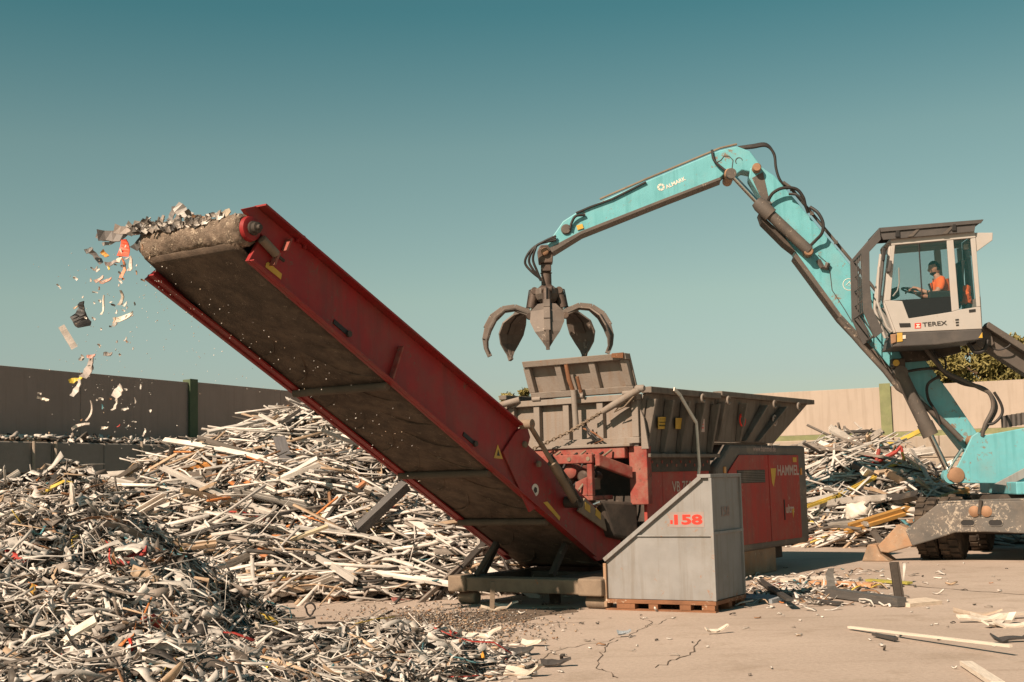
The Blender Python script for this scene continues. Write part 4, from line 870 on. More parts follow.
# hoses over the elbow and loops on the boom
for k in range(5):
    o_ = k*.06-.12; dx = k*.8-1.6
    hosepx([(738, 148+dx*.4, o_), (752, 146.5+dx*.7, o_), (766, 145+dx*.6, o_), (774, 154-dx*.2, o_), (776, 168, o_), (780, 180, o_), (788, 189, o_)], .026, bo)
hosepx([(768, 201, .33), (773, 193, .38), (783, 188, .40), (796, 189, .40), (803, 197, .38), (806, 207, .33), (812, 213, .3)], .032, bo)
hosepx([(789, 194, .34), (797, 195, .40), (804, 203, .40), (808, 213, .34)], .026, bo)
hosepx([(810, 207, .33), (818, 213, .40), (823, 223, .42), (822, 233, .42), (816, 240, .36), (810, 246, .33)], .032, bo)
# stick piping
for k, w in enumerate((.10, -.05)):
    MB().tube([xp(x, y, w)+UP*(.035) for x, y in ((737, 146), (720, 150), (646, 181), (600, 201))], .022, 7).build('stick_pipe', M['dusty_steel'], st, smooth=True)
arcline([(646, 182), (612, 199), (590, 207), (576, 213)], BS+.03, .022, st, 'hose', 'hose')
pin(566, 229, BS+.05, .10, .06, st, 'mach_grey', 'joint_cover'); MB().bar(xp(577, 228, BS+.01), xp(583, 226, BS+.01), .03, .09, UP).build('marker_plate', M['yellow'], st)
hosepx([(585, 215, BS+.04), (576, 216, BS+.08), (572, 222, BS+.06), (570, 229, BS+.06)], .026, st)
hosepx([(712, 150, BS+.02), (714, 160, BS+.06), (722, 168, BS+.08), (728, 172, BS+.1)], .026, st)
# lettering on the stick, emblem on the boom
sd = (xp(686, 178, BS)-xp(660, 190, BS)).normalized(); un = sd.cross(-X.w).normalized(); un = un if un.z > 0 else -un
text('ALMARK', (xp(686, 178, BS)-xp(666, 186.5, BS)).length, xp(666.5, 189, BS), sd, un, M['white'], 'lettering', st, .006, .015)
c = xp(661, 187.2, BS)
for k in range(6):
    a0, a1 = 2*PI*k/6+.1, 2*PI*(k+1)/6-.1
    decal([c+sd*(r*math.cos(a))+un*(r*math.sin(a)) for r, a in ((.075, a0), (.075, a1), (.035, a1), (.035, a0))], M['white'], 'logo_segment', st, X.w*.006)
c = xp(849, 284.5, BW); bd = (xp(760, 165, BW)-xp(840, 252, BW)).normalized(); bu = Vector((0, 0, 1))
MB().tube([c+X.a*(.11*math.cos(t))+UP*(.11*math.sin(t)) for t in np.linspace(0, 2*PI, 25)], .007, 5, cap=False).build('emblem_ring', M['white'], bo)
tri = [c+X.a*(.06*math.cos(t))+UP*(.06*math.sin(t)) for t in (PI/2+.3, PI/2+2.4, PI/2+4.5)]; MB().tube(tri+[tri[0]], .007, 5, cap=False).build('emblem_triangle', M['white'], bo)
decal([xp(854, 293, BW), xp(860, 297, BW), xp(861, 292, BW), xp(857, 289, BW)], M['white'], 'decal', bo, X.w*.006)

# lift cylinders
for w in (.46, -.46):
    a_, b_, c_ = xp(900, 373, w), xp(930, 434, w), xp(950, 476, w)
    MB().tube([a_, b_], .125, 18).build('lift_cylinder', M['mach_grey'], mh, smooth=True)
    dd = (b_-a_).normalized(); MB().tube([b_-dd*.22, b_+dd*.03], .145, 18).build('gland', M['mach_grey'], mh, smooth=True)
    MB().tube([b_, c_], .055, 12).build('cylinder_rod', M['chrome'], mh, smooth=True)
    MB().lathe(c_-X.w*.10, X.w, [(.14, 0), (.14, .2)], 18).build('rod_eye', M['teal'], mh, smooth=True); MB().lathe(c_+X.w*.10, X.w, [(.08, 0), (.08, .03)], 14).build('pin', M['brass_pin'], mh, smooth=True)
    MB().lathe(a_-X.w*.11, X.w, [(.13, 0), (.13, .22)], 16).build('pin', M['mach_grey'], mh, smooth=True)
MB().lathe(xp(957, 475, .62), X.w, [(.14, -.2), (.14, -.02), (.09, 0)], 18).build('pin', M['brass_pin'], mh, smooth=True)
for k in range(2): MB().tube([xp(962, 449, .5+.05*k), xp(953, 462, .52+.05*k), xp(948, 472, .55)], .03, 8).build('grease_line', M['chrome'], mh, smooth=True)
# upper deck
MB().prism([xp(x, y, .58) for x, y in ((967, 447), (972, 436), (978, 432), (986, 435), (1024, 428), (1060, 425), (1060, 484), (957, 483), (955, 471))], X.w*-.06).build('boom_bracket', M['teal'], mh, .015)
MB().prism([xp(x, y, -.50) for x, y in ((967, 447), (972, 436), (978, 432), (986, 435), (1024, 428), (1060, 425), (1060, 484), (957, 483), (955, 471))], X.w*-.06).build('boom_bracket', M['teal'], mh, .015)
zt = xp(1000, 482, .5).z
dk = MB().fbox(X, -3.6, .25, -1.25, 1.25, zt-.22, zt).build('deck', M['teal'], mh, .02)
MB().prism([xp(x, y, .60) for x, y in ((994, 484), (1024, 468), (1060, 450), (1060, 462), (1024, 478), (1008, 486))], X.w*.03).build('deck_brace', M['container'], mh, .01)
MB().fbox(X, -.62, -.5, .60, .70, zt-.02, zt+.22).build('marker_lamp', M['amber'], mh, .01)
MB().fbox(X, -3.6, -1.2, -1.25, -.56, zt+.002, zt+1.35).build('engine_house', M['teal'], mh, .05)
MB().fbox(X, -3.6, -1.2, .62, 1.25, zt+.002, zt+.75).build('tank_house', M['teal'], mh, .05)
MB().fbox(X, -4.3, -3.602, -1.3, 1.3, zt-.25, zt+1.2).build('counterweight', M['mach_grey'], mh, .12)
for k in range(5): c = xp(1004+k*5, 424.5-k*.8, .3); MB().tube([c-UP*.06, c+UP*.16], .05, 8).build('valve_block', M['cab_grey'], mh)
MB().lathe(X(0, 0, zt-.46), UP, [(.78, 0), (.78, .10), (.70, .11), (.70, .238)], 36).build('slewing_ring', M['dark_steel'], mh, smooth=True)
# undercarriage, yawed so that its front beam faces the camera
UF = Frame((8.04, 22.1), (.866, -.5))       # a: along the beam (right), w: to the back
uc = lambda a, w, z: UF(a, w, z)
def upx(x, y, w=0.0): return UF.px(x, y, w)
bm_px = [(897, 533), (926, 512), (940, 503), (1040, 497), (1090, 497), (1090, 536), (1020, 534), (1004, 531), (960, 532), (931, 541), (908, 546)]
bp_ = [upx(x, y) for x, y in ((905, 530), (921, 517), (938, 503.5), (981, 501), (1024, 500), (1045, 500), (1060, 520), (1060, 540), (1024, 533.5), (985, 532), (955, 532.5), (931, 540.5), (912, 546))]
cbm = MB().prism(bp_, UF.w*.55).build('stabiliser_beam', M['chassis'], mh, .02)
MB().prism([upx(938, 503)+UP*.004, upx(1045, 499.4)+UP*.004, upx(1045, 499.4)+UP*.004+UF.w*.6, upx(938, 503)+UP*.004+UF.w*.6], UP*.02).build('top_plate', M['chassis'], mh)
for x in (967.7, 995.6):
    c = upx(x, 522.8); out = [c+UF.a*(.115*math.copysign(1, math.cos(t))*(1 if abs(math.cos(t)) > .01 else 0)*.5+.06*math.cos(t))+UP*(.055*math.sin(t)) for t in np.linspace(0.001, 2*PI+.001, 25)[:-1]]
    MB().prism([p-UF.w*.004 for p in out], UF.w*.003).build('oval_hole', M['black'], cbm)
    MB().tube([p-UF.w*.004 for p in out]+[out[0]-UF.w*.004], .010, 5, cap=False).build('hole_rim', M['chassis'], cbm)
for x in (974.5, 986.5):
    MB().lathe(upx(x, 511.3), -UF.w, [(.095, 0), (.095, .02), (.07, .035), (.03, .05)], 20).build('pin_cap', M['brass_pin'], cbm, smooth=True)
MB().bar(upx(981, 500)-UF.w*.03, upx(979.5, 514)-UF.w*.03, .05, .05).build('centre_bracket', M['dark_steel'], cbm)
MB().prism([upx(x, y) for x, y in ((967, 506.5), (994, 506.5), (994, 516), (967, 516))], UF.w*-.015).build('pin_plate', M['chassis'], cbm)
leg = MB().prism([upx(x, y, .10) for x, y in ((877, 546), (883, 540), (898, 524), (916, 532), (913, 546), (905, 548), (888, 553), (880, 552))], UF.w*.35).build('stabiliser_leg', M['rusty_leg'], mh, .02)
gx = UF.loc(upx(878, 560, .27)); 
MB().prism([UF(gx[0]-.22, .0, .0), UF(gx[0]+.28, .0, .0), UF(gx[0]+.12, .0, .13), UF(gx[0]+.05, .0, .30), UF(gx[0]-.10, .0, .30)], UF.w*.55).build('foot_pad', M['rusty_leg'], mh, .02)
MB().prism([UF(1.35, .10, .45), UF(1.95, .10, .12), UF(2.05, .10, .02), UF(1.85, .10, .0), UF(1.2, .10, .28)], UF.w*.35).build('stabiliser_leg', M['rusty_leg'], mh, .02)
MB().fbox(UF, -.62, .62, .553, 3.9, .55, .98).build('chassis', M['chassis'], mh, .03)
MB().fbox(UF, -1.5, 1.5, 3.902, 4.35, .45, .92).build('stabiliser_beam', M['chassis'], mh, .03)
for a in (-1, 1): MB().prism([UF(a*1.35, 4.0, .60), UF(a*1.95, 4.0, .12), UF(a*2.05, 4.0, .0), UF(a*1.8, 4.0, .0), UF(a*1.2, 4.0, .42)], UF.w*.3).build('stabiliser_leg', M['rusty_leg'], mh, .02)
# wheels: tyre with tread lugs and rim, shared meshes
WR, TW = .54, .36
ax = UF.a
ty = MB().lathe((0, 0, 0), ax, [(.30, -TW*.42), (.36, -TW/2), (WR-.06, -TW/2), (WR-.02, -TW*.40), (WR-.015, 0), (WR-.02, TW*.40), (WR-.06, TW/2), (.36, TW/2), (.30, TW*.42)], 40)
lug_ = MB()
for k in range(22):
    for sg in (-1, 1):
        t = 2*PI*(k+(.5 if sg > 0 else 0))/22; rd = UF.w*math.cos(t)+UP*math.sin(t); tg = -UF.w*math.sin(t)+UP*math.cos(t)
        lug_.box(rd*(WR-.012)+ax*(sg*TW*.24), rd*.022, tg*.050+ax*.012*sg, ax*(TW*.20))
ty_me = ty.mesh('tyre', smooth=True); ty_me.materials.append(M['tyre']); lug_me = lug_.mesh('tread_lugs'); lug_me.materials.append(M['tyre'])
rim_me = MB().lathe((0, 0, 0), ax, [(.10, -.10), (.29, -.06), (.31, -TW*.40), (.31, TW*.40), (.29, .06), (.10, .10)], 24).mesh('rim', smooth=True); rim_me.materials.append(M['mach_grey'])
for w_ in (.80, 3.40):
    for a_ in (-1.18, -.79, .79, 1.18):
        wh = bpy.data.objects.new('wheel', ty_me); COL.objects.link(wh); wh.parent = mh; wh.location = UF(a_, w_, WR+.010)-EO
        for nm, me_ in (('tread', lug_me), ('rim', rim_me)):
            q = bpy.data.objects.new(nm, me_); COL.objects.link(q); q.parent = wh
            if nm == 'tread': q['kind'] = 'stuff'
    MB().tube([UF(-1.2, w_, WR), UF(1.2, w_, WR)], .10, 12).build('axle', M['dark_steel'], mh, smooth=True)

# ---- cab
CL, CR = 1.52, .46
Zc = lambda x, y: (860+x/5.243, 220+y/5.243)
def cq(pts, w, th, name, m, par, bev=.008): return MB().prism([xp(*Zc(x, y), w) for x, y in pts], X.w*-th).build(name, M[m], par, bev)
lower = [(128, 425), (158, 421), (222, 425), (256, 516), (482, 481), (520, 470), (612, 456), (632, 455), (640, 570), (190, 590)]
cab = cq([(190, 591), (640, 571), (645, 625), (400, 655), (170, 665)], CL, CL-CR, 'cab', 'cab_grey', mh, .02)
BP = lambda x, y: X.loc(xp(*Zc(x, y), CL))      # cab side profile in machine coordinates so both sides match
def cside(pts, name, m, th=.05, bev=.008):
    for w in (CL, CR+th):
        MB().prism([X(BP(x, y)[0], w, BP(x, y)[2]) for x, y in pts], X.w*-th).build(name, M[m], cab, bev)
cside([(160, 100), (605, 65), (607, 92), (165, 132)], 'roof_rail', 'cream')
cside([(165, 133), (184, 131), (160, 420), (128, 425)], 'front_pillar', 'cream')
cside([(455, 107), (490, 104), (520, 469), (482, 480)], 'door_pillar', 'cream')
cside([(580, 97), (607, 93), (632, 454), (612, 455)], 'rear_pillar', 'cream')
cside(lower, 'lower_panel', 'cream')
for w in (CL-.02, CR+.02):
    for pts, m, nm in (([(184, 131), (455, 107), (480, 400), (160, 420)], 'glass', 'side_window'), ([(490, 104), (580, 97), (612, 455), (520, 469)], 'glass', 'rear_side_window'), ([(160, 421), (478, 402), (482, 480), (256, 515), (222, 425)], 'glass_dark', 'lower_window')):
        MB().prism([X(BP(x, y)[0], w, BP(x, y)[2]) for x, y in pts], X.w*-.008).build(nm, M[m], cab)
def cross(p, q, name, m, wa=CR+.052, wb=CL-.052, th=None):      # panel spanning the cab's width between profile points p and q
    a0, _, z0 = BP(*p); a1, _, z1 = BP(*q); d = (X(a1, 0, z1)-X(a0, 0, z0)).normalized(); nn = d.cross(X.w).normalized()*(.02 if th is None else th)
    return MB().hexa([X(a0, wa, z0)-nn, X(a1, wa, z1)-nn, X(a1, wb, z1)-nn, X(a0, wb, z0)-nn, X(a0, wa, z0)+nn, X(a1, wa, z1)+nn, X(a1, wb, z1)+nn, X(a0, wb, z0)+nn]).build(name, M[m], cab)
cross((165, 98), (600, 64), 'roof', 'cream', CR+.002, CL-.002, .018); cross((160, 140), (132, 425), 'windscreen', 'glass', th=.004); cross((132, 430), (186, 586), 'lower_windscreen', 'glass', th=.004)
cross((606, 100), (636, 400), 'rear_window', 'glass', th=.004); cross((630, 400), (640, 568), 'rear_panel', 'cream'); cross((200, 572), (630, 556), 'floor', 'black', th=.015)
for w in (CL-.07, CR+.07):
    MB().tube([X(*[BP(163, 130)[0], w, BP(163, 130)[2]]), X(BP(128, 425)[0], w, BP(128, 425)[2]), X(BP(188, 588)[0], w, BP(188, 588)[2])], .035, 8).build('screen_frame', M['cream'], cab, smooth=True)
cq([(606, 66), (697, 66), (695, 106), (612, 166)], CL-.02, CL-CR-.04, 'rear_box', 'cream', cab, .01)
# window mullion, handle rails, roof guard and front guard
MB().tube([xp(*Zc(308, 122), CL-.005), xp(*Zc(326, 405), CL-.005)], .012, 6).build('window_mullion', M['black'], cab)
MB().tube([xp(*Zc(203, 250), CL-.06), xp(*Zc(206, 330), CL-.06), xp(*Zc(196, 370), CL-.06), xp(*Zc(172, 400), CL-.06)], .014, 6).build('grab_handle', M['cream'], cab, smooth=True)
MB().tube([xp(*Zc(98, 245), CL+.04), xp(*Zc(90, 430), CL+.04), xp(*Zc(140, 560), CL+.04), xp(*Zc(165, 585), CL+.02)], .022, 8).build('grab_rail', M['cream'], cab, smooth=True)
MB().tube([xp(*Zc(125, 150), CL+.02), xp(*Zc(112, 300), CL+.03), xp(*Zc(98, 430), CL+.03)], .03, 8).build('mirror_arm', M['cab_grey'], cab, smooth=True)
MB().bar(xp(*Zc(128, 150), CL+.05), xp(*Zc(122, 215), CL+.05), .04, .12, X.w).build('mirror', M['black'], cab, .01)
MB().bar(xp(*Zc(158, 215), CL+.03), xp(*Zc(148, 275), CL+.03), .05, .14, X.w).build('door_latch_cover', M['cab_grey'], cab, .01)
guard_top = [(100, 50), (640, 4), (636, 16), (606, 42), (604, 58), (118, 100), (104, 66)]
rg = [(98, 48), (642, 3), (600, 62), (586, 50), (122, 92), (108, 108)]
q = lambda x, y, w: X(BP(x, y)[0], w, BP(x, y)[2])
for w in (CL+.10, CR-.10+.03):
    MB().prism([q(x, y, w) for x, y in ((98, 48), (640, 3), (628, 22), (104, 68))], X.w*-.03).build('roof_guard_side', M['cab_grey'], cab, .004)
rgd = MB().hexa([q(98, 44, CR-.06), q(642, 0, CR-.06), q(642, 0, CL+.06), q(98, 44, CL+.06), q(98, 52, CR-.06), q(640, 8, CR-.06), q(640, 8, CL+.06), q(98, 52, CL+.06)]).build('roof_guard', M['cab_grey'], cab)
cq([(104, 66), (606, 24), (600, 60), (122, 104)], CL+.07, .02, 'roof_guard_flap', 'cab_grey', cab, .004)
for x in (260, 440): cq([(x-10, 88-(x-260)*.08), (x+18, 86-(x-260)*.08), (x+60, 40-(x-260)*.08), (x+45, 40-(x-260)*.08)], CL+.085, .012, 'guard_stay', 'mach_grey', cab, .002)
for x, y in ((196, 70), (492, 38)): cq([(x-8, y-16), (x+12, y-18), (x+14, y+18), (x-10, y+18)], CL+.10, .03, 'work_lamp', 'black', cab, .006)
fg_out = [(98, 48), (0, 160), (8, 480), (70, 622), (112, 590)]; 
for w in (CL+.11, CR-.08):
    MB().prism([q(x, y, w) for x, y in ((98, 48), (2, 160), (6, 330), (10, 480), (72, 622), (116, 588), (58, 465), (46, 330), (44, 172), (104, 108))], X.w*-.035).build('front_guard_side', M['cab_grey'], cab, .005)
for (x, y) in ((20, 165), (22, 480), (30, 250), (26, 330), (28, 410), (90, 600)):
    MB().tube([q(x, y, CR-.05), q(x, y, CL+.08)], .016, 6).build('front_guard_bar', M['cab_grey'], cab, smooth=True)
for t in (.3, .5, .7):
    w = CR+(CL-CR)*t; MB().tube([q(20, 165, w), q(22, 480, w), q(90, 600, w)], .010, 6).build('front_guard_bar', M['cab_grey'], cab, smooth=True)
cq([(194, 592), (222, 590), (224, 636), (194, 640)], CL+.012, .01, 'marker_plate', 'yellow', cab, .002)
cq([(160, 600), (190, 596), (190, 640), (165, 650)], CL+.03, .04, 'front_lamp', 'brass_pin', cab, .01)
cq([(224, 604), (240, 603), (240, 622), (224, 624)], CL+.012, .01, 'reflector', 'white', cab, .002)
cq([(622, 618), (641, 588), (643, 618)], CL+.012, .01, 'marker_plate', 'yellow', cab, .002)
cq([(205, 541), (264, 540), (266, 560), (210, 562)], CL+.012, .01, 'door_handle', 'black', cab, .004)
cq([(572, 470), (606, 466), (606, 480), (572, 484)], CL+.012, .01, 'vent', 'black', cab, .002)
for k in range(3): cq([(500+k*2, 520+k*14), (518, 518+k*14), (518, 524+k*14), (500+k*2, 526+k*14)], CL+.014, .01, 'hinge', 'black', cab, .001)
xd = (xp(*Zc(457, 545), CL)-xp(*Zc(328, 555), CL)); ud = UP-xd.normalized()*xd.normalized().z
text('TEREX', xd.length, xp(*Zc(328, 560), CL), xd, ud, M['print_black'], 'maker_lettering', cab, .008, .015, (xp(*Zc(330, 538), CL)-xp(*Zc(330, 560), CL)).length)
cq([(287, 541), (320, 539), (320, 567), (287, 569)], CL+.006, .004, 'maker_emblem', 'print_red', cab, 0)
cq([(295, 546), (313, 545), (313, 550), (306, 551), (306, 558), (316, 558), (316, 563), (293, 564), (293, 559), (301, 558), (301, 551), (295, 551)], CL+.009, .003, 'emblem_mark', 'white', cab, 0)
# seat, console, steering wheel inside
seat_a, _, seat_z = X.loc(xp(*Zc(430, 430), 1.0))
MB().fbox(X, seat_a-.28, seat_a+.26, .74, 1.26, seat_z-.16, seat_z-.02).build('seat_cushion', M['seat'], cab, .05)
MB().prism([X(seat_a-.30, .76, seat_z-.04), X(seat_a-.18, .76, seat_z-.04), X(seat_a-.30, .76, seat_z+.72), X(seat_a-.40, .76, seat_z+.72)], X.w*.48).build('seat_back', M['seat'], cab, .04)
MB().tube([X(seat_a+.52, 1.0, seat_z-.35), X(seat_a+.50, 1.0, seat_z+.05)], .04, 8).build('steering_column', M['black'], cab, smooth=True)
wc = X.loc(xp(*Zc(278, 372), 1.0)); wc = X(wc[0], 1.0, wc[2]); wa = (X.a*-.28+UP).normalized(); wu = wa.cross(X.w).normalized()
MB().tube([wc+(wu*math.cos(t)+X.w*math.sin(t))*.20 for t in np.linspace(0, 2*PI, 25)], .018, 8, cap=False).build('steering_wheel', M['black'], cab, smooth=True)
for t in (.5, 2.6, 4.7): MB().tube([wc-wa*.03, wc+(wu*math.cos(t)+X.w*math.sin(t))*.19], .012, 6).build('wheel_spoke', M['black'], cab)
for w in (.70, 1.30):
    MB().fbox(X, seat_a-.2, seat_a+.3, w-.06, w+.06, seat_z+.02, seat_z+.16).build('armrest_console', M['black'], cab, .02); MB().tube([X(seat_a+.24, w, seat_z+.16), X(seat_a+.28, w, seat_z+.30)], .02, 7).build('joystick', M['black'], cab)
cq([(165, 360), (205, 345), (210, 400), (165, 415)], CL-.25, .3, 'instrument_box', 'cab_grey', cab, .02)
MB().bar(xp(*Zc(240, 470), CL-.3), xp(*Zc(440, 435), CL-.3), .05, .03).build('floor_rail', M['dusty_steel'], cab); MB().bar(xp(*Zc(250, 440), CL-.4), xp(*Zc(470, 420), CL-.4), .05, .03).build('floor_rail', M['dusty_steel'], cab)
MB().prism([xp(*Zc(x, y), CR+.2) for x, y in ((545, 130), (575, 125), (600, 430), (560, 440))], X.w*-.05).build('inner_trim', M['cab_grey'], cab)
cq([(546, 128), (570, 124), (572, 150), (548, 152)], CL-.3, .1, 'lamp_housing', 'white', cab, .01)
# cab carrier arms behind the cab
def carm(p0, p1, wd, w, par, m='mach_grey'): return MB().bar(xp(*p0, w), xp(*p1, w), .30, wd, UP).build('cab_arm', M[m], par, .015)
carm((978, 336), (1070, 395), .30, .92, mh); carm((985, 325), (1070, 380), .11, 1.15, mh)
MB().prism([xp(x, y, 1.15) for x, y in ((982, 328), (990, 326), (994, 344), (985, 352), (975, 344))], X.w*-.5).build('cab_arm_bracket', M['mach_grey'], mh, .01)
hosepx([(988, 345, 1.2), (998, 350, 1.2), (1010, 345, 1.25), (1008, 335, 1.2), (996, 330, 1.2), (990, 330, 1.15)], .014, mh)
hosepx([(968, 343, 1.3), (975, 352, 1.3), (984, 350, 1.3), (988, 340, 1.3)], .035, mh)
MB().prism([xp(x, y, .36) for x, y in ((900, 350), (960, 344), (962, 352), (930, 360), (905, 362))], X.w*-.3).build('cab_mount', M['dark_steel'], mh, .02)
# hose bundle from the cab down to the deck
for k in range(5):
    o_ = .42+.05*k; d = k*1.3
    hosepx([(930-d, 348, o_), (938-d*.5, 362, o_), (946, 374-d*.3, o_), (962, 383-d*.6, o_), (980, 387+d*.2, o_), (990, 394, o_+.02), (996-d*.6, 408, o_), (988-d*.5, 424, o_), (979+d*.6, 436, o_-.05)], .038, mh, 'hose' if k % 2 else 'mach_grey')
hosepx([(994, 392, .66), (1001, 404, .68), (1002, 414, .68), (994, 423, .66), (986, 424, .6)], .026, mh)
hosepx([(904, 372, .5), (922, 369, .46), (938, 369, .42), (948, 376, .42)], .026, mh); hosepx([(940, 376, .44), (928, 384, .42), (928, 398, .42), (936, 412, .42), (940, 425, .44)], .026, mh)
hosepx([(935, 352, .5), (945, 360, .5), (945, 372, .5)], .02, mh)
MB().fbox(X, X.loc(xp(897, 363, .5))[0]-.14, X.loc(xp(897, 363, .5))[0]+.10, .36, .56, xp(897, 363, .5).z-.1, xp(897, 363, .5).z+.08).build('lamp_bracket', M['dark_steel'], mh, .02)
MB().lathe(xp(896, 363, .58), X.w, [(.06, 0), (.06, .03)], 12).build('work_lamp', M['yellow'], mh)

# ================================================================ GRAPPLE
gc = xp(547.5, 319, 0.0); gp_ = thing('orange_peel_grapple', 'open five-tined steel grapple hanging from the turquoise stick', 'grapple', gc)
ztop = xp(546, 253, 0).z; zr = lambda y: xp(547, y, 0).z
gx0 = Vector((gc.x, gc.y, 0))
V3 = lambda x, y, z: gx0+Vector((x, y, 0))+Vector((0, 0, z))
MB().prism([V3(-.14, -.14, zr(264)), V3(.13, -.14, zr(264)), V3(.15, -.14, zr(250)), V3(.07, -.14, zr(246)), V3(-.10, -.14, zr(246)), V3(-.16, -.14, zr(252))], Vector((0, .28, 0))).build('swivel_head', M['grapple_dark'], gp_, .02)
MB().lathe(V3(-.02, -.20, zr(253)), Vector((0, 1, 0)), [(.05, -.02), (.075, 0), (.075, .40)], 16).build('pin', M['brass_pin'], gp_, smooth=True)
MB().fbox(Frame((gc.x, gc.y), (1, 0)), -.10, .10, -.10, .10, zr(272), zr(264)).build('swivel_link', M['grapple_dark'], gp_, .02)
MB().lathe(V3(0, 0, zr(288)), UP, [(.17, 0), (.15, .02), (.10, .06), (.10, zr(273)-zr(288)-.02), (.12, zr(273)-zr(288))], 20).build('rotator', M['grapple_dark'], gp_, smooth=True)
MB().lathe(V3(0, 0, zr(303)), UP, [(.12, 0), (.20, .06), (.25, .16), (.25, zr(288)-zr(303)-.02), (.13, zr(288)-zr(303))], 10).build('body', M['grapple'], gp_, .01)
MB().lathe(V3(0, 0, zr(322)), UP, [(.24, 0), (.26, .04), (.14, .12), (.11, zr(303)-zr(322))], 20).build('hub', M['grapple_dark'], gp_, smooth=True)
zh = gc.z
for k in range(5):
    an = R_((-92, -1, 50, 130, 181)[k]); er = Vector((math.cos(an), math.sin(an), 0)); et = Vector((-math.sin(an), math.cos(an), 0))
    # curved shell: profile (radius, height), half width
    pr = [(r*1.16, z*1.16, w*1.16) for r, z, w in ((.16, -.02, .05), (.34, .12, .06), (.54, .20, .085), (.74, .175, .15), (.92, .05, .26), (1.02, -.13, .275), (1.06, -.31, .20), (1.04, -.46, .10), (.98, -.60, .012))]
    vs_ = []; n9 = 3
    for (r, z, hw) in pr:
        for j in range(n9):
            u = j/(n9-1)*2-1; drop = -abs(u)*hw*.2
            vs_.append(gx0+er*(r+drop)+et*(hw*u)+UP*(zh+z+drop*.5))
    fs_ = [(i*n9+j, i*n9+j+1, (i+1)*n9+j+1, (i+1)*n9+j) for i in range(len(pr)-1) for j in range(n9-1)]
    ti = MB().add(vs_, fs_).build('tine', M['grapple'], gp_); m_ = ti.modifiers.new('s', 'SOLIDIFY'); m_.thickness = .03; m_.offset = -1
    rb = MB()
    for i in range(len(pr)-1):
        (r0, z0, h0), (r1, z1, h1) = pr[i], pr[i+1]; p, q_ = gx0+er*r0+UP*(zh+z0), gx0+er*r1+UP*(zh+z1)
        rb.bar(p, q_+(q_-p)*.05, .12 if i < 6 else .07, .13 if i < 5 else .09, er+UP)
    rb.build('tine_spine', M['grapple'], ti, .006)
    a_, b_, c_ = gx0+er*.24+UP*(zr(291)), gx0+er*.31+UP*(zh+.22), gx0+er*.35+UP*(zh+.06)
    MB().tube([a_, b_], .085, 12).build('tine_cylinder', M['grapple_dark'], gp_, smooth=True); MB().tube([b_, c_], .04, 10).build('cylinder_rod', M['chrome'], gp_, smooth=True)
    MB().lathe(c_-et*.09, et, [(.06, 0), (.06, .18)], 12).build('pin', M['grapple_dark'], gp_, smooth=True); MB().lathe(a_-et*.10, et, [(.07, 0), (.07, .20)], 12).build('pin', M['grapple_dark'], gp_, smooth=True)
    MB().tube([a_+UP*.05, a_+er*.10+UP*.02, b_+er*.09, b_+er*.06-UP*.05], .014, 6).build('hose', M['hose'], gp_, smooth=True)
for k in range(3):
    hosepx([(556, 236+k*2, .28), (543-k*2, 242+k, .32), (531+k*2, 250, .34), (525+k*4, 262-k, .30), (531+k*3, 271, .26), (541, 279+k, .22)], .024, gp_)

# ================================================================ DRIVER
def skin_body(name, joints, edges, m, parent, loc, sub=2):
    bm = bmesh.new(); ly = bm.verts.layers.skin.verify(); vs_ = []
    for i, (p, r) in enumerate(joints):
        v = bm.verts.new(Vector(p)-Vector(loc)); v[ly].radius = r if isinstance(r, tuple) else (r, r); v[ly].use_root = (i == 0); vs_.append(v)
    for a, b_ in edges: bm.edges.new((vs_[a], vs_[b_]))
    me = bpy.data.meshes.new(name); bm.to_mesh(me); bm.free(); me.materials.append(m)
    o = bpy.data.objects.new(name, me); COL.objects.link(o)
    if parent: o.parent = parent
    else: o.location = loc
    k = o.modifiers.new('skin', 'SKIN'); k.use_smooth_shade = True; s2 = o.modifiers.new('sub', 'SUBSURF'); s2.levels = sub; s2.render_levels = sub
    return o
HW = 1.02
hd = X.loc(xp(*Zc(395, 254), HW)); HA, HZ = hd[0], hd[2]
J = lambda da, dw, dz: X(HA+da, HW+dw, HZ+dz)      # relative to the head centre; da forward, dw to the left (camera)
wl = lambda s: wc+X.w*(.17*s)-X.a*.03+UP*.02
joints = [(J(-.10, 0, -.80), .13), (J(-.10, 0, -.60), (.13, .15)), (J(-.09, 0, -.40), (.13, .17)), (J(-.05, 0, -.22), .11), (J(-.02, 0, -.15), .066), (J(0, 0, -.08), .065),
          (J(-.06, .19, -.26), .075), (J(.05, .26, -.48), .056), (J(.22, .24, -.47), .042), (wl(1), .034), (wl(1)+X.a*.08+UP*.02, .026),
          (J(-.06, -.19, -.26), .075), (J(.05, -.26, -.48), .056), (J(.22, -.24, -.47), .042), (wl(-1), .034), (wl(-1)+X.a*.08+UP*.02, .026),
          (J(-.06, .10, -.82), .10), (J(.36, .13, -.80), .075), (J(.44, .13, -1.16), .05), (J(-.06, -.10, -.82), .10), (J(.36, -.13, -.80), .075), (J(.44, -.13, -1.16), .05)]
edges = [(0, 1), (1, 2), (2, 3), (3, 4), (4, 5), (3, 6), (6, 7), (7, 8), (8, 9), (9, 10), (3, 11), (11, 12), (12, 13), (13, 14), (14, 15), (0, 16), (16, 17), (17, 18), (0, 19), (19, 20), (20, 21)]
body = skin_body('person', joints, edges, M['skin'], None, J(-.1, 0, -.9)); tag(body, 'driver in an orange work shirt with short dark hair and beard sitting in the cab', 'person')
bl = Vector(body.location)
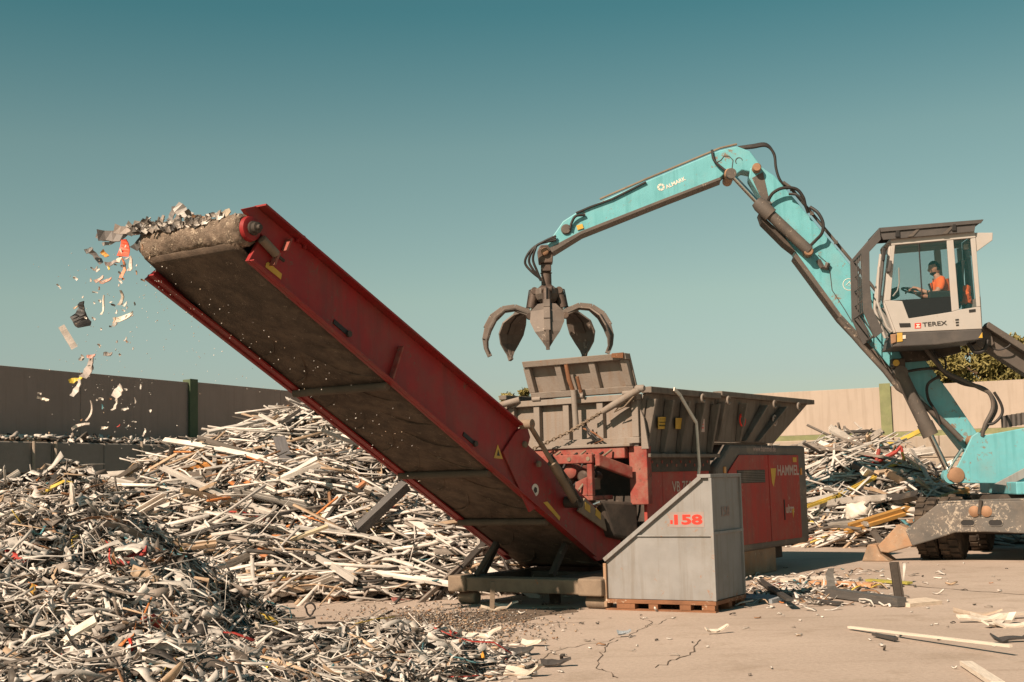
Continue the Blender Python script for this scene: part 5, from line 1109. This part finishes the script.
shirt_j = [(p, tuple(x*1.14 for x in (r if isinstance(r, tuple) else (r, r)))) for p, r in joints[1:4]]+[(J(-.03, 0, -.175), .085), (J(-.06, .19, -.26), .092), (J(.02, .245, -.45), .070), (J(-.06, -.19, -.26), .092), (J(.02, -.245, -.45), .070), (J(-.10, 0, -.78), .155)]
skin_body('shirt', [shirt_j[1], shirt_j[0], shirt_j[2]]+shirt_j[3:], [(1, 0), (0, 2), (2, 3), (2, 4), (4, 5), (2, 6), (6, 7), (1, 8)], M['orange_cloth'], body, bl)
skin_body('trousers', [(J(-.10, 0, -.84), .15), (J(-.02, .11, -.82), .115), (J(.36, .13, -.80), .09), (J(.44, .13, -1.10), .065), (J(-.02, -.11, -.82), .115), (J(.36, -.13, -.80), .09), (J(.44, -.13, -1.10), .065)],
          [(0, 1), (1, 2), (2, 3), (0, 4), (4, 5), (5, 6)], M['dark_cloth'], body, bl)
def head_mesh(scale, cut=None, off=0.0):
    vs_ = []; fs_ = []; nu, nv = 28, 18; idx = {}
    for i in range(nv+1):
        th_ = PI*i/nv
        for j in range(nu):
            ph_ = 2*PI*j/nu; x, y, z = math.sin(th_)*math.cos(ph_), math.sin(th_)*math.sin(ph_), math.cos(th_)      # x forward
            fx = .105*x; fy = .078*y; fz = .135*z
            if z < 0: fx *= 1-.12*z*z+.0; fy *= 1-.30*z*z
            if x > .75:      # face: brow, nose, mouth, chin
                m_ = math.exp(-(y/.16)**2); fx += .030*m_*math.exp(-((z+.12)/.14)**2)-.010*math.exp(-((z-.10)/.07)**2)*math.exp(-((abs(y)-.30)/.12)**2)-.006*m_*math.exp(-((z+.42)/.05)**2)
            if x > .2 and z < -.6: fx += .022*x
            if abs(y) > .9 and abs(z) < .28 and abs(x+.05) < .35: fy *= 1.16      # ears
            vs_.append(Vector((fx, fy, fz))*scale+Vector((off, 0, 0)))
    for i in range(nv):
        for j in range(nu):
            f = (i*nu+j, i*nu+(j+1) % nu, (i+1)*nu+(j+1) % nu, (i+1)*nu+j)
            if cut is None or all(cut(vs_[q]) for q in f): fs_.append(f)
    return vs_, fs_
def add_head(name, m, scale, cut=None, off=0.0):
    vs_, fs_ = head_mesh(scale, cut, off); tl = R_(-8)
    fwd = (X.a*math.cos(tl)+UP*math.sin(tl)); upv = (UP*math.cos(tl)-X.a*math.sin(tl))
    mb = MB().add([J(.02, 0, 0)+fwd*v.x+X.w*v.y+upv*v.z for v in vs_], fs_); return mb.build(name, m, body, smooth=True)
add_head('head', M['skin'], 1.0)
add_head('hair', M['hair'], 1.06, lambda v: v.z > .062 or (v.x < -.015 and v.z > -.06))
add_head('beard', M['hair'], 1.035, lambda v: v.z < -.062 and v.x > .0)
for sg in (-1, 1):
    h0 = wl(sg); g_ = X.a; palm = MB()
    MB().box(h0+g_*.05, g_*.045, X.w*.035, UP*.016).build('palm', M['skin'], body, .012)
    for f in range(4): fo = X.w*(-.030+.020*f); L_ = (.055, .065, .062, .048)[f]; MB().tube([h0+g_*.09+fo, h0+g_*(.09+L_*.6)+fo-UP*.012, h0+g_*(.09+L_*.7)+fo-UP*.045], [.010, .009, .007], 7).build('finger', M['skin'], body, smooth=True)
    MB().tube([h0+g_*.03-X.w*.03*sg, h0+g_*.06-X.w*.06*sg-UP*.01, h0+g_*.09-X.w*.055*sg-UP*.02], [.011, .010, .008], 7).build('thumb', M['skin'], body, smooth=True)
# safety jacket hung behind the seat
jp = [(525, 378), (548, 366), (575, 372), (578, 400), (560, 420), (525, 418), (520, 396)]
jc = xp(*Zc(548, 395), .95); vs_ = []
jm = MB(); nu = 14
for i in range(7):
    t = i/6
    for j in range(nu):
        a = 2*PI*j/nu; r = (.17+.03*math.sin(a*3+i)+.02*math.sin(a*5+2*i))*(1-.25*abs(t-.5)); jm.v.append(jc+X.a*(r*.62*math.cos(a))+X.w*(r*1.1*math.sin(a))+UP*(-.16+.32*t+.015*math.sin(4*a)))
jm.f = [(i*nu+j, i*nu+(j+1) % nu, (i+1)*nu+(j+1) % nu, (i+1)*nu+j) for i in range(6) for j in range(nu)]+[tuple(range(nu-1, -1, -1)), tuple(6*nu+j for j in range(nu))]
o = jm.build('safety_jacket', M['orange_cloth'], None, smooth=True, loc=jc); tag(o, 'bundled orange safety jacket behind the rear side window of the cab', 'jacket')

# ================================================================ LOOSE PIECES
def surf_pt(hf, x, y, d0, d1, lift=.05):
    """where the view through a pixel first meets a heap or the yard"""
    best = None
    for d in np.arange(d0, d1, .05):
        p = at_d(x, y, d)
        if p.z <= float(hf(np.array(p.x), np.array(p.y))): return p+Vector((0, 0, lift))
    return on_z(x, y, .02)
def rod(name, x0, y0, x1, y1, hf, dr, wd, ht, col, label, cat, lipped=False, lift=.08, dz=0.0):
    """straight piece resting on a heap between two pixels"""
    p, q = surf_pt(hf, x0, y0, *dr, lift), surf_pt(hf, x1, y1, *dr, lift)
    m = (p.y+q.y)/2
    mn = min(p.y, q.y)
    if abs(p.y-q.y) > .9: p, q = at_d(x0, y0, mn+.15*(p.y-mn)-.1), at_d(x1, y1, mn+.15*(q.y-mn)-.1)
    me = strip_mesh(name, 1, 1, 1, 0, random.uniform(-.1, .1), .03, 4); t = q-p
    o = piece(name, me, (p+q)/2, t, Vector((0, -.35, 1)), col, label, cat, None, (t.length, wd, ht)); return o
HBr, HCr, HAr = (17, 33), (26, 38), (7.5, 15)
GREY, WHITE, DARK, ORANGE, BROWN, TEAL, PINK, RED, YEL = (.38, .40, .40), (.62, .53, .44), (.06, .052, .048), (.55, .24, .07), (.26, .13, .07), (.06, .19, .21), (.55, .32, .24), (.42, .03, .025), (.55, .40, .06)
rod('sheet_profile', 231, 417, 279, 422, hB, HBr, .12, .10, GREY, 'bluish grey profile jutting left from the top of the wide heap', 'profile')
rod('sheet_profile', 187, 421, 211, 433, hB, HBr, .11, .06, GREY, 'short grey profile leaning up below the dark green wall post', 'profile')
rod('plank', 174, 471, 232, 459, hB, HBr, .16, .07, ORANGE, 'orange brown plank lying on the left of the wide heap', 'plank')
rod('plank', 180, 464, 201, 455, hB, HBr, .14, .06, PINK, 'short pink plank beside the orange plank on the wide heap', 'plank')
rod('plank', 152, 452, 190, 465, hB, HBr, .08, .05, BROWN, 'thin brown batten lying left of the pink plank', 'batten')
rod('plank', 195, 438, 208, 460, hB, HBr, .12, .05, BROWN, 'brown batten standing upright next to the pink plank', 'batten')
rod('dark_sheet', 279, 437, 291, 475, hB, HBr, .20, .05, (.13, .12, .12), 'dark grey pointed sheet standing on the wide heap top', 'sheet')
rod('wood_board', 320, 468, 346, 497, hB, HBr, .22, .05, (.50, .36, .22), 'pale tan board lying steeply in the middle of the wide heap', 'board')
rod('steel_beam', 348, 540, 406, 485, hB, HBr, .16, .14, (.10, .09, .085), 'long dark grey beam leaning under the conveyor in the heap', 'beam')
rod('steel_beam', 370, 536, 430, 515, hB, HBr, .15, .10, (.20, .19, .18), 'grey channel beam lying right of the long dark beam', 'beam')
rod('batten', 250, 555, 328, 526, hB, HBr, .08, .04, (.50, .40, .27), 'long tan batten crossing the lower front of the wide heap', 'batten')
rod('rusty_strip', 335, 505, 365, 482, hB, HBr, .09, .04, (.36, .16, .08), 'rust brown curved strip in the middle of the wide heap', 'strip')
rod('sheet_profile', 238, 578, 256, 537, hB, HBr, .10, .06, (.33, .32, .31), 'grey channel leaning up at the front toe of the wide heap', 'profile')
rod('plastic_sheet', 357, 535, 368, 550, hB, HBr, .34, .04, (.52, .46, .37), 'pale cream panel below the long dark beam', 'panel')
rod('cardboard_piece', 268, 552, 274, 562, hB, HBr, .35, .05, (.45, .19, .09), 'crumpled orange brown piece at the foot of the wide heap', 'cardboard')
rod('wood_board', 103, 490, 113, 482, hB, (14, 30), .30, .03, (.42, .33, .23), 'square tan board on the far edge of the foreground heap', 'board')
rod('blue_pipe', 222, 464, 286, 459, hB, HBr, .07, .07, TEAL, 'thin dark teal tube lying across the wide heap behind the orange plank', 'tube')
for k, (x0, y0, x1, y1) in enumerate(((0, 478, 62, 463), (60, 470, 130, 462), (100, 478, 200, 470), (20, 472, 110, 455))):
    rod('profile_strip', x0, y0, x1, y1, hB, (16, 30), .12, .05, (WHITE, (.5, .43, .35), (.55, .47, .38), (.42, .33, .25))[k], ('white strip at the far left edge below the block wall', 'cream strip below the ledge left of the falling scrap', 'pale strip running behind the foreground heap top', 'tan strip leaning towards the left block wall')[k], 'strip')
for k, (x, y) in enumerate(((34, 470), (56, 470), (142, 462))):
    p = FL.px(x, 446, -.9); t_ = MB().tube([p+UP*.10, p-UP*.9], .035, 8); o = t_.build('wall_stake', M['concrete'], None, loc=p-UP*.9)
    tag(o, ('thin pale stake against the block wall at the far left', 'second pale stake against the left block wall', 'pale stake hanging at the block wall ledge near the brown batten')[k], 'stake')
# foreground heap
def shard(x, y, ang, L, wd, col, label, cat='scrap', hf=hA, dr=HAr, bend=.2, twist=.5, jag=.35, tilt=.3, lift=.07, name='scrap_shard', th=.02):
    p = surf_pt(hf, x, y, *dr, lift); me = strip_mesh(name, L, wd, th, bend, twist, jag, 6); a = R_(ang)
    t = Vector((math.cos(a), tilt*random.uniform(-1, 1), math.sin(a))); return piece(name, me, p, t, Vector((-math.sin(a)*.6, -1, math.cos(a)*.6+.4)), col, label, cat)
shard(66, 520, 70, .55, .12, (.58, .50, .43), 'large pale torn strip standing up in the foreground heap', bend=.25)
shard(128, 670, 80, .28, .06, (.75, .05, .03), 'bright red twisted rag at the bottom of the foreground heap', 'rag', twist=2)
shard(262, 680, 40, .18, .08, (.72, .55, .06), 'bright yellow scrap at the bottom picture edge', 'plastic')
shard(28, 612, 60, .26, .18, (.42, .24, .05), 'ochre yellow sheet at the lower left of the foreground heap', 'sheet')
shard(131, 565, 20, .30, .11, (.26, .035, .03), 'dark red crumpled sheet on the slope of the foreground heap', 'sheet')
shard(133, 602, -30, .24, .10, (.22, .03, .025), 'maroon piece below the dark red sheet', 'sheet')
shard(160, 632, 5, .34, .30, (.44, .39, .33), 'large pale grey crumpled sheet low on the foreground heap', 'sheet', bend=-.35, jag=.25)
shard(120, 648, -8, .75, .10, (.60, .52, .43), 'long pale splintered strip low on the foreground heap', 'strip', bend=.08)
shard(30, 668, 25, .95, .10, (.60, .52, .43), 'long cream strip at the lower left picture corner', 'strip', bend=.1)
shard(262, 655, 95, .42, .05, WHITE, 'white upright splinter at the front of the foreground heap', 'splinter')
shard(247, 652, 88, .34, .05, WHITE, 'shorter white upright splinter left of the tall one', 'splinter')
shard(55, 470, 60, .14, .07, (.45, .42, .05), 'small yellow green scrap at the top of the foreground heap', 'plastic')
shard(78, 455, 50, .42, .14, (.40, .40, .40), 'grey torn sheet sticking up at the top of the foreground heap', 'sheet', lift=.1)
shard(172, 590, -22, .75, .06, (.09, .13, .15), 'dark blue strip in the shaded hollow of the foreground heap', 'strip')
shard(176, 553, 0, .30, .08, TEAL, 'teal flake at the far edge of the foreground heap', 'flake')
shard(178, 666, 40, .26, .10, (.25, .13, .06), 'brown flake at the foot of the foreground heap', 'flake')
shard(478, 668, 30, .14, .07, (.6, .28, .05), 'orange flake at the tip of the small heap tongue', 'flake')
shard(396, 676, 10, .26, .08, (.36, .2, .11), 'tan brown flake in the small heap tongue', 'flake')
hp0 = surf_pt(hA, 310, 617, 10, 18, .02)
mb = MB().tube([hp0+Vector((.055*math.sin(t)*(1.2 if math.cos(t) > 0 else .8), 0, .075+.075*math.cos(t))) for t in np.linspace(0, 2*PI, 17)], .012, 7, cap=False); mb.tube([hp0-UP*.12, hp0+UP*.005], .012, 7)
o = mb.build('loop_handle', M['hose'], None, smooth=True, loc=hp0); tag(o, 'black loop handle standing up beside the foreground heap', 'handle')
# right heap
def timber(x0, y0, d0_, x1, y1, d1_, col, label):
    p, q = at_d(x0, y0, d0_), at_d(x1, y1, d1_); t = q-p
    for k, dz in ((0, -.055), (1, .055)): piece('timber', strip_mesh('timber', 1, 1, 1, 0, 0, .08, 4), (p+q)/2+Vector((.05*k, .05*k, dz)), t, Vector((0, -.3, 1)), [c*(1, .8)[k] for c in col], ('lower ' if k == 0 else 'upper ')+label, 'timber', None, (t.length*(1, .93)[k], .11, .08))
timber(845, 529, 27.5, 914, 508, 27.9, (.42, .22, .06), 'bright orange timber lying in front of the far right heap')
timber(932, 503, 28.6, 968, 491, 29.0, (.40, .22, .08), 'orange timber behind the front beam of the blue handler')
rod('steel_beam', 852, 464, 890, 485, hC, HCr, .14, .12, DARK, 'dark beam lying diagonally on the far right heap', 'beam')
rod('steel_beam', 838, 448, 876, 453, hC, HCr, .10, .08, DARK, 'thin dark strip near the top of the far right heap', 'strip')
rod('sheet_profile', 817, 525, 848, 490, hC, HCr, .12, .08, (.28, .29, .30), 'bluish grey channel leaning on the far right heap', 'profile')
rod('sheet_profile', 893, 508, 915, 519, hC, HCr, .14, .09, WHITE, 'white channel lying across the bright orange timber', 'profile')
rod('white_board', 890, 500, 897, 518, hC, HCr, .08, .05, WHITE, 'thin white stick crossing the orange timber', 'stick')
rod('sheet_profile', 802, 433, 806, 424, hC, HCr, .16, .10, (.3, .28, .26), 'short grey profile sticking up left of the far right heap top', 'profile')
fr0 = [surf_pt(hC, 872, 466, *HCr, .15)]; d0 = fr0[0].y-.35
mb = MB()
for a_, b_, r in (((871, 465), (896, 452), .05), ((896, 452), (901, 446), .035), ((901, 446), (904, 461), .035), ((879, 449), (876, 464), .045)): mb.tube([at_d(*a_, d0), at_d(*b_, d0)], r, 8)
o = mb.build('bent_tubing', M['red_door'], None, loc=at_d(871, 465, d0)); tag(o, 'bent red tube frame on the far right heap', 'frame')
mb = MB().tube([at_d(x, y, d0-.2) for x, y in ((870, 470), (888, 467), (901, 463), (904, 458), (902, 452))], .03, 7); o = mb.build('bent_tube', M['yellow'], None, smooth=True, loc=at_d(870, 470, d0-.2)); tag(o, 'thin yellow bent tube below the red frame', 'tube')
sc = surf_pt(hC, 862, 520, *HCr, 0)
bmv = bmesh.new(); bmesh.ops.create_icosphere(bmv, subdivisions=3, radius=1.0)
for v in bmv.verts:
    n_ = v.co.copy(); k = 1+.2*math.sin(5*n_.x+2)*math.cos(4*n_.z)+.12*math.sin(9*n_.y+7*n_.x)+.10*max(0, n_.z)**4*2; v.co = Vector((n_.x*.29*k, n_.y*.24*k, max(-.13, n_.z*.21*k)))
for f in bmv.faces: f.smooth = True
me = bpy.data.meshes.new('sack'); bmv.to_mesh(me); bmv.free(); me.materials.append(M['bag']); o = bpy.data.objects.new('plastic_sack', me); COL.objects.link(o)
sp0 = at_d(859, 513, sc.y-.2); o.location = sp0; tag(o, 'lumpy white sack lying on the front of the far right heap', 'sack')
bx = surf_pt(hC, 901, 472, *HCr, .12); o = MB().box(bx, Vector((.13, .03, 0)), Vector((-.03, .14, 0)), Vector((.02, 0, .22))).build('white_box', M['bag'], None, .03, loc=bx); tag(o, 'white plastic box beside the red frame on the far right heap', 'box')
# bars and strips on the yard right of the container
def ybar(name, x0, y0, x1, y1, wd, ht, col, label, cat, z0=.03, z1=.03, seg=5, bend=0.0, jag=.05, lipped=False):
    p, q = on_z(x0, y0, z0), on_z(x1, y1, z1); t = q-p; me = strip_mesh(name, 1, 1, 1, bend, 0, jag, seg, False)
    return piece(name, me, (p+q)/2, t, Vector((0, -.1, 1)), col, label, cat, None, (t.length, wd, ht))
ybar('white_board', 300, 594, 392, 592, .22, .03, WHITE, 'longest flat white board along the heap toe at the yard edge', 'board', .05, .05)
ybar('white_board', 392, 585, 436, 581, .20, .03, WHITE, 'flat white board at the heap toe left of the cross beam', 'board', .10, .12)
ybar('white_board', 318, 585, 378, 579, .14, .03, (.52, .46, .38), 'flat cream board just above the longest white board', 'board', .16, .2)
ybar('steel_channel', 829, 592, 902, 602, .13, .10, (.085, .078, .073), 'dented dark grey channel lying on the yard right of the container', 'channel', .07, .06)
b0 = on_z(899, 604, 0); b1 = at_d(893, 562, b0.y+.1); MB_ = MB(); MB_.bar(b0, b1, .085, .05, (0, -1, 0)); MB_.bar(b0+Vector((.05, -.02, .0)), b1+Vector((.045, -.02, 0)), .02, .09, (0, -1, 0)); o = MB_.build('upright_bar', M['dark_steel'], None, .006, loc=b0); tag(o, 'grey bar standing upright at the end of the dented channel', 'bar')
b0 = on_z(831, 596, 0); o = piece('scrap_shard', strip_mesh('torn_end', .38, .15, .02, .35, .9, .6), at_d(832, 583, b0.y), Vector((-.1, 0, 1)), Vector((0, -1, .1)), (.15, .14, .13), 'torn upright end of metal at the left of the dented channel', 'metal')
ybar('plank', 812, 583, 874, 586, .16, .07, (.52, .27, .14), 'flat orange brown plank on the yard behind the dented channel', 'plank')
ybar('plank', 868, 580, 910, 583, .11, .03, (.33, .29, .06), 'flat yellow strip on the yard behind the upright bar', 'strip')
ybar('white_board', 784, 581, 838, 578, .22, .05, WHITE, 'flat white board on the yard behind the container', 'board')
ybar('white_board', 902, 604, 934, 601, .26, .05, (.58, .47, .37), 'short flat cream board right of the upright bar', 'board')
ybar('dark_strip', 770, 592, 838, 604, .07, .035, DARK, 'dark strip lying beside the container', 'strip'); ybar('dark_strip', 790, 599, 842, 603, .06, .03, (.09, .075, .06), 'brown black batten below the dark strip', 'batten')
ybar('dark_strip', 760, 580, 790, 600, .09, .03, (.05, .045, .04), 'bent black strip leaning close to the container', 'strip', .05, .12, bend=.2)
ybar('grey_box_lid', 745, 598, 780, 600, .34, .06, (.24, .26, .28), 'flat grey blue lid lying at the right foot of the container', 'lid')
ybar('white_stick', 849, 627, 1011, 646, .036, .022, WHITE, 'long thin white stick lying on the yard at the right', 'stick', .03, .09, bend=.01)
ybar('dark_piece', 874, 634, 896, 639, .05, .025, DARK, 'small black piece just below the long white stick', 'piece')
ybar('white_board', 966, 663, 998, 684, .10, .035, WHITE, 'short white strip cut by the bottom right picture edge', 'strip')
for k, (x, y, a, L, c_) in enumerate(((985, 617, 10, .6, WHITE), (1000, 621, 40, .55, WHITE), (978, 612, -20, .5, (.42, .32, .24)), (1005, 614, -10, .7, (.5, .42, .34)), (1018, 622, 5, .5, WHITE), (1012, 637, 8, .4, DARK))):
    p = on_z(x, y, .05); piece('scrap_shard', strip_mesh('scrap_shard', L, .09, .02, .15, .6, .35), p, Vector((math.cos(R_(a)), math.sin(R_(a)), .05)), Vector((0, -.2, 1)), c_,
      ('white torn strip in the small litter at the right edge', 'white bent strip crossing the small litter at the right edge', 'tan torn strip in the small litter at the right edge', 'cream flat strip in the small litter at the right edge', 'white strip end touching the right picture edge', 'dark strip near the right end of the long white stick')[k], 'strip')
# small litter in front of the conveyor foot and container
for k, (x, y, L, w_, c_, lb, ct_) in enumerate(((482, 633, .40, .10, WHITE, 'white crumpled strip on the grit in front of the conveyor', 'strip'), (519, 650, .26, .14, (.07, .065, .06), 'crumpled black rag on the yard left of the cracks', 'rag'), (533, 641, .24, .09, WHITE, 'white curved flake on the yard near the black rag', 'flake'),
      (556, 661, .26, .09, DARK, 'small flat black scrap beside the crack', 'scrap'), (523, 670, .34, .10, (.52, .44, .36), 'pale flat strip at the tip of the heap tongue', 'strip'), (624, 632, .14, .07, (.28, .30, .32), 'bluish flake on the yard in front of the container', 'flake'), (717, 629, .26, .05, WHITE, 'thin white strip on the yard at the container corner', 'strip'),
      (497, 607, .40, .06, (.40, .33, .26), 'grey splinter lying under the cross beam', 'splinter'), (506, 604, .32, .08, WHITE, 'white scrap under the conveyor cross beam', 'scrap'), (390, 628, .5, .10, (.16, .12, .09), 'dark splinter sticking out behind the heap tongue', 'splinter'), (398, 625, .4, .12, (.25, .19, .14), 'brown torn sheet beside the dark splinter', 'sheet'),
      (410, 596, .6, .09, (.33, .12, .10), 'reddish brown splinter at the toe of the wide heap', 'splinter'), (428, 590, .55, .12, WHITE, 'pale leaning strip left of the cross beam', 'strip'))):
    p = on_z(x, y, .05); a = R_(random.uniform(-40, 40)); piece('scrap_shard', strip_mesh('scrap_shard', L, w_, .018, .25, .8, .4), p, Vector((math.cos(a), math.sin(a), .12)), Vector((0, -.4, 1)), c_, lb, ct_)
p = on_z(492, 611, 0); o = MB().bar(p, p+Vector((.02, 0, .36)), .06, .04, (0, 1, 0)).build('wooden_peg', M['dusty_steel'], None, .004, loc=p); tag(o, 'short upright stub in front of the conveyor cross beam', 'peg')
# scrap spilling from the chamber onto the belt foot
for k in range(46):
    x, y = random.gauss(628, 9), random.gauss(538, 8); L = random.uniform(.1, .3); p = S.px(x, y, .62+random.uniform(-.12, .3))
    piece('scrap_shard', random.choice(SHARD_ME), p, Vector((random.uniform(-1, 1), random.uniform(-1, 1), random.uniform(-.6, .6))), Vector((random.uniform(-1, 1), -1, 1)), (cc_ := pal(1, [4, 3, 2, 2, 1, 1, 0, 0, 0, 0, 0, 0, 0])[0]), hue(cc_)+' shredded flake at the '+('upper' if y < 538 else 'lower')+' belt foot behind the container', 'scrap flake', 'flakes at the belt foot', (L, L, L))

# ================================================================ FALLING AND BELT-END SCRAP
FD = 12.0
def fall(x, y, ang, L, wd, col, label, cat='scrap', d=None, bend=.3, twist=1.0, jag=.55, th=.01, group=None, seg=5):
    p = at_d(x, y, d or FD+random.uniform(-.35, .45)); a = R_(ang); me = strip_mesh('falling_scrap', L, wd, th, bend, twist, jag, seg)
    if label[0] == '@':
        label = label[1:].format(hue(col), 'close below the belt end' if y < 300 else 'halfway between belt end and heap' if y < 370 else 'in front of the left barrier', 'far end' if x < 165 else 'middle' if x < 210 else 'near end')
    return piece('falling_scrap', me, p, Vector((math.cos(a), random.uniform(-.3, .3), math.sin(a))), Vector((-math.sin(a)*.4, -1, math.cos(a)*.4)), col, label, cat, group)
BK = (.022, .02, .02)
fall(80, 309, 80, .14, .10, BK, 'black glove-shaped scrap falling left of the belt end, upper lobe', 'scrap'); fall(81, 320, -60, .16, .16, BK, 'larger black scrap lobe falling left of the belt end', 'scrap', jag=.2)
fall(68, 337, -62, .24, .06, (.62, .54, .48), 'white ribbed profile falling below the black scrap', 'profile', bend=.02, twist=.1, jag=.05, th=.03)
fall(124, 317, 20, .20, .05, WHITE, 'white stick falling right of the black scrap', 'stick', jag=.1); fall(115, 323, 60, .07, .05, (.3, .27, .24), 'small grey lump beside the white falling stick', 'lump')
fall(88, 368, 70, .20, .10, (.30, .25, .22), 'grey torn sheet falling in front of the barrier', 'sheet'); fall(77, 379, 25, .15, .06, YEL, 'bright yellow wrapper falling in front of the barrier', 'wrapper'); fall(76, 388, 65, .17, .07, (.45, .41, .37), 'pale torn tail below the yellow wrapper', 'sheet')
fall(118, 391, 55, .13, .11, (.50, .43, .38), 'crumpled pale sheet falling right of the yellow wrapper', 'sheet'); fall(115, 404, 75, .14, .03, (.5, .44, .38), 'thin tail under the crumpled pale sheet', 'strip')
fall(90, 411, 78, .20, .02, (.45, .38, .33), 'thin curved wire falling low before the barrier', 'wire', bend=.5, jag=.05); fall(80, 426, 15, .18, .03, (.45, .38, .33), 'curved lower end of the falling wire', 'wire', bend=-.4, jag=.1)
fall(43, 399, -12, .11, .03, WHITE, 'white sliver falling far left before the barrier', 'sliver'); fall(125, 409, 5, .07, .03, (.5, .45, .4), 'small pale flake falling right of the thin tail', 'flake'); fall(105, 428, 0, .06, .03, WHITE, 'tiny pale flake falling lowest', 'flake')
fall(95, 256, -55, .19, .06, (.20, .18, .17), 'dark grey bent piece falling at the upper left of the cluster', 'piece'); fall(89, 250, 30, .08, .06, (.16, .15, .14), 'small dark head of the bent falling piece', 'piece')
fall(108, 354, 0, .08, .05, (.22, .19, .17), 'grey flake falling above the barrier', 'flake'); fall(91, 356, 5, .08, .04, (.5, .25, .2), 'pinkish flake falling above the yellow wrapper', 'flake')
fall(103, 305, 85, .18, .02, WHITE, 'white sliver falling below the red piece', 'sliver'); fall(121, 298, 80, .14, .04, (.32, .27, .22), 'thin grey sliver right of the white sliver', 'sliver'); fall(106, 281, 20, .12, .04, (.5, .27, .2), 'pink brown flake under the belt end', 'flake'); fall(99, 279, 40, .10, .05, (.48, .33, .27), 'pale pink flake left of the pink brown flake', 'flake')
fall(105, 254, -45, .08, .05, (.55, .26, .06), 'orange flake near the bent falling piece', 'flake')
DD = S(-7.1, 1.75, 4.1).y; 
fall(124, 248, 85, .17, .12, (.72, .10, .05), 'bright red plate hanging at the far end of the drum', 'plate', DD, jag=.1); fall(123, 268, 85, .20, .04, (.55, .22, .12), 'orange red strip dangling below the red plate', 'strip', DD); fall(120, 256, 78, .14, .05, WHITE, 'white strip beside the red plate', 'strip', DD); fall(131, 264, 95, .16, .04, (.5, .42, .36), 'pale strip dangling at the drum end', 'strip', DD); fall(113, 262, 20, .16, .05, (.25, .2, .18), 'grey strip below the dark clump at the drum end', 'strip', DD)
for k, (x, y, a, L, w_, c_, lb) in enumerate(((115, 234, 8, .34, .16, (.16, .14, .13), 'large dark grey crumpled sheet overhanging the far drum end'), (105, 238, -15, .20, .06, (.2, .18, .17), 'pointed grey tip of the crumpled sheet at the drum end'), (128, 230, -10, .30, .12, (.26, .21, .18), 'brown crumpled sheet on the far drum end'), (110, 242, 20, .16, .05, (.30, .27, .25), 'thin grey strip under the crumpled sheet'),
        (150, 229, 5, .34, .08, (.20, .17, .15), 'dark strip lying on the drum left'), (156, 224, 40, .18, .08, (.10, .09, .085), 'black curled piece on the drum'), (166, 228, -25, .18, .08, WHITE, 'white curled flake on top of the drum'), (176, 230, -5, .22, .05, (.5, .44, .38), 'pale strip on top of the drum'),
        (172, 214, 75, .15, .07, (.14, .12, .11), 'small dark piece bouncing above the drum'), (176, 221, 65, .16, .08, (.18, .15, .13), 'dark piece standing on the drum top'), (183, 211, -40, .18, .13, (.40, .36, .33), 'pale round-ended sheet bouncing above the drum'), (191, 217, -55, .16, .06, (.2, .17, .15), 'dark tail of the bouncing sheet'),
        (205, 217, 5, .16, .06, (.3, .26, .23), 'grey flake on the drum near its hub'), (216, 215, 0, .20, .05, (.5, .45, .4), 'pale strip on the drum near its hub'), (226, 213, 30, .10, .09, (.33, .27, .2), 'tan lump on the drum beside the hub'), (140, 240, 60, .22, .10, (.06, .055, .05), 'black crumpled sheet wrapped round the far drum end'))):
    u_ = (250-x)/115; dd = S(-6.97, .5+1.4*u_, 4).y-.05; fall(x, y, a, L, w_, c_, lb, 'scrap', dd, .25, .8, .45)
for k in range(90):      # flakes riding over the drum
    u_ = random.random()**.55; x = 246-112*u_; y = 214+17*u_+random.gauss(0, 2.2)-(4 if u_ > .8 else 0); dd = S(-6.97, .5+1.4*u_, 4).y-.12
    fall(x, y, random.uniform(-40, 60), random.uniform(.05, .16)*(1.5 if u_ > .75 else 1), random.uniform(.03, .07), pal(1, [3, 3, 3, 3, 4, 5, 5, 1, 1, 0, 0, 0, 0])[0], '@small {0} torn flake riding over the {2} of the conveyor drum', 'flake', dd, group='flakes riding over the drum')
fl_n = 70
for k in range(fl_n):
    x = random.gauss(112, 22); y = random.uniform(240, 440) if k % 3 else random.gauss(290, 25)
    fall(x, y, random.uniform(0, 180), random.uniform(.02, .06), random.uniform(.012, .03), pal(1, [5, 4, 3, 2, 2, 1, 1, 2, 1, .2, .4, .4, .2])[0], '@small {0} flake falling {1}', 'flake', group='small flakes falling from the belt', seg=3, th=.006)
n = 360; xs = np.concatenate([rng.normal(115, 35, 160), rng.uniform(140, 420, 200)]); P = []
for i, x in enumerate(xs):
    y = rng.uniform(250, 450) if i < 160 else rng.uniform(250+(x-140)*.62, 310+(x-140)*.95); P.append(at_d(float(x), float(y), float(rng.uniform(11.3, 12.2)) if i < 160 else 11.3+max(0, (x-140))*.006))
P = np.array(P); V = strips(P, rng.normal(size=(n, 3)), rng.normal(size=(n, 3)), rng.uniform(.004, .013, n), rng.uniform(.003, .008, n), rng.uniform(.003, .006, n), np.zeros(n), np.zeros(n), .3)
me = bulk_mesh('falling_dust', V, pal(n, [5, 4, 3, 1, 0, 0, 0, 2, 0, 0, 0, 0, 0]), FC3); me.materials.append(M['scrap']); o = bpy.data.objects.new('falling_specks', me); COL.objects.link(o); tag(o, 'cloud of tiny specks falling from the conveyor', 'debris', kind='stuff')
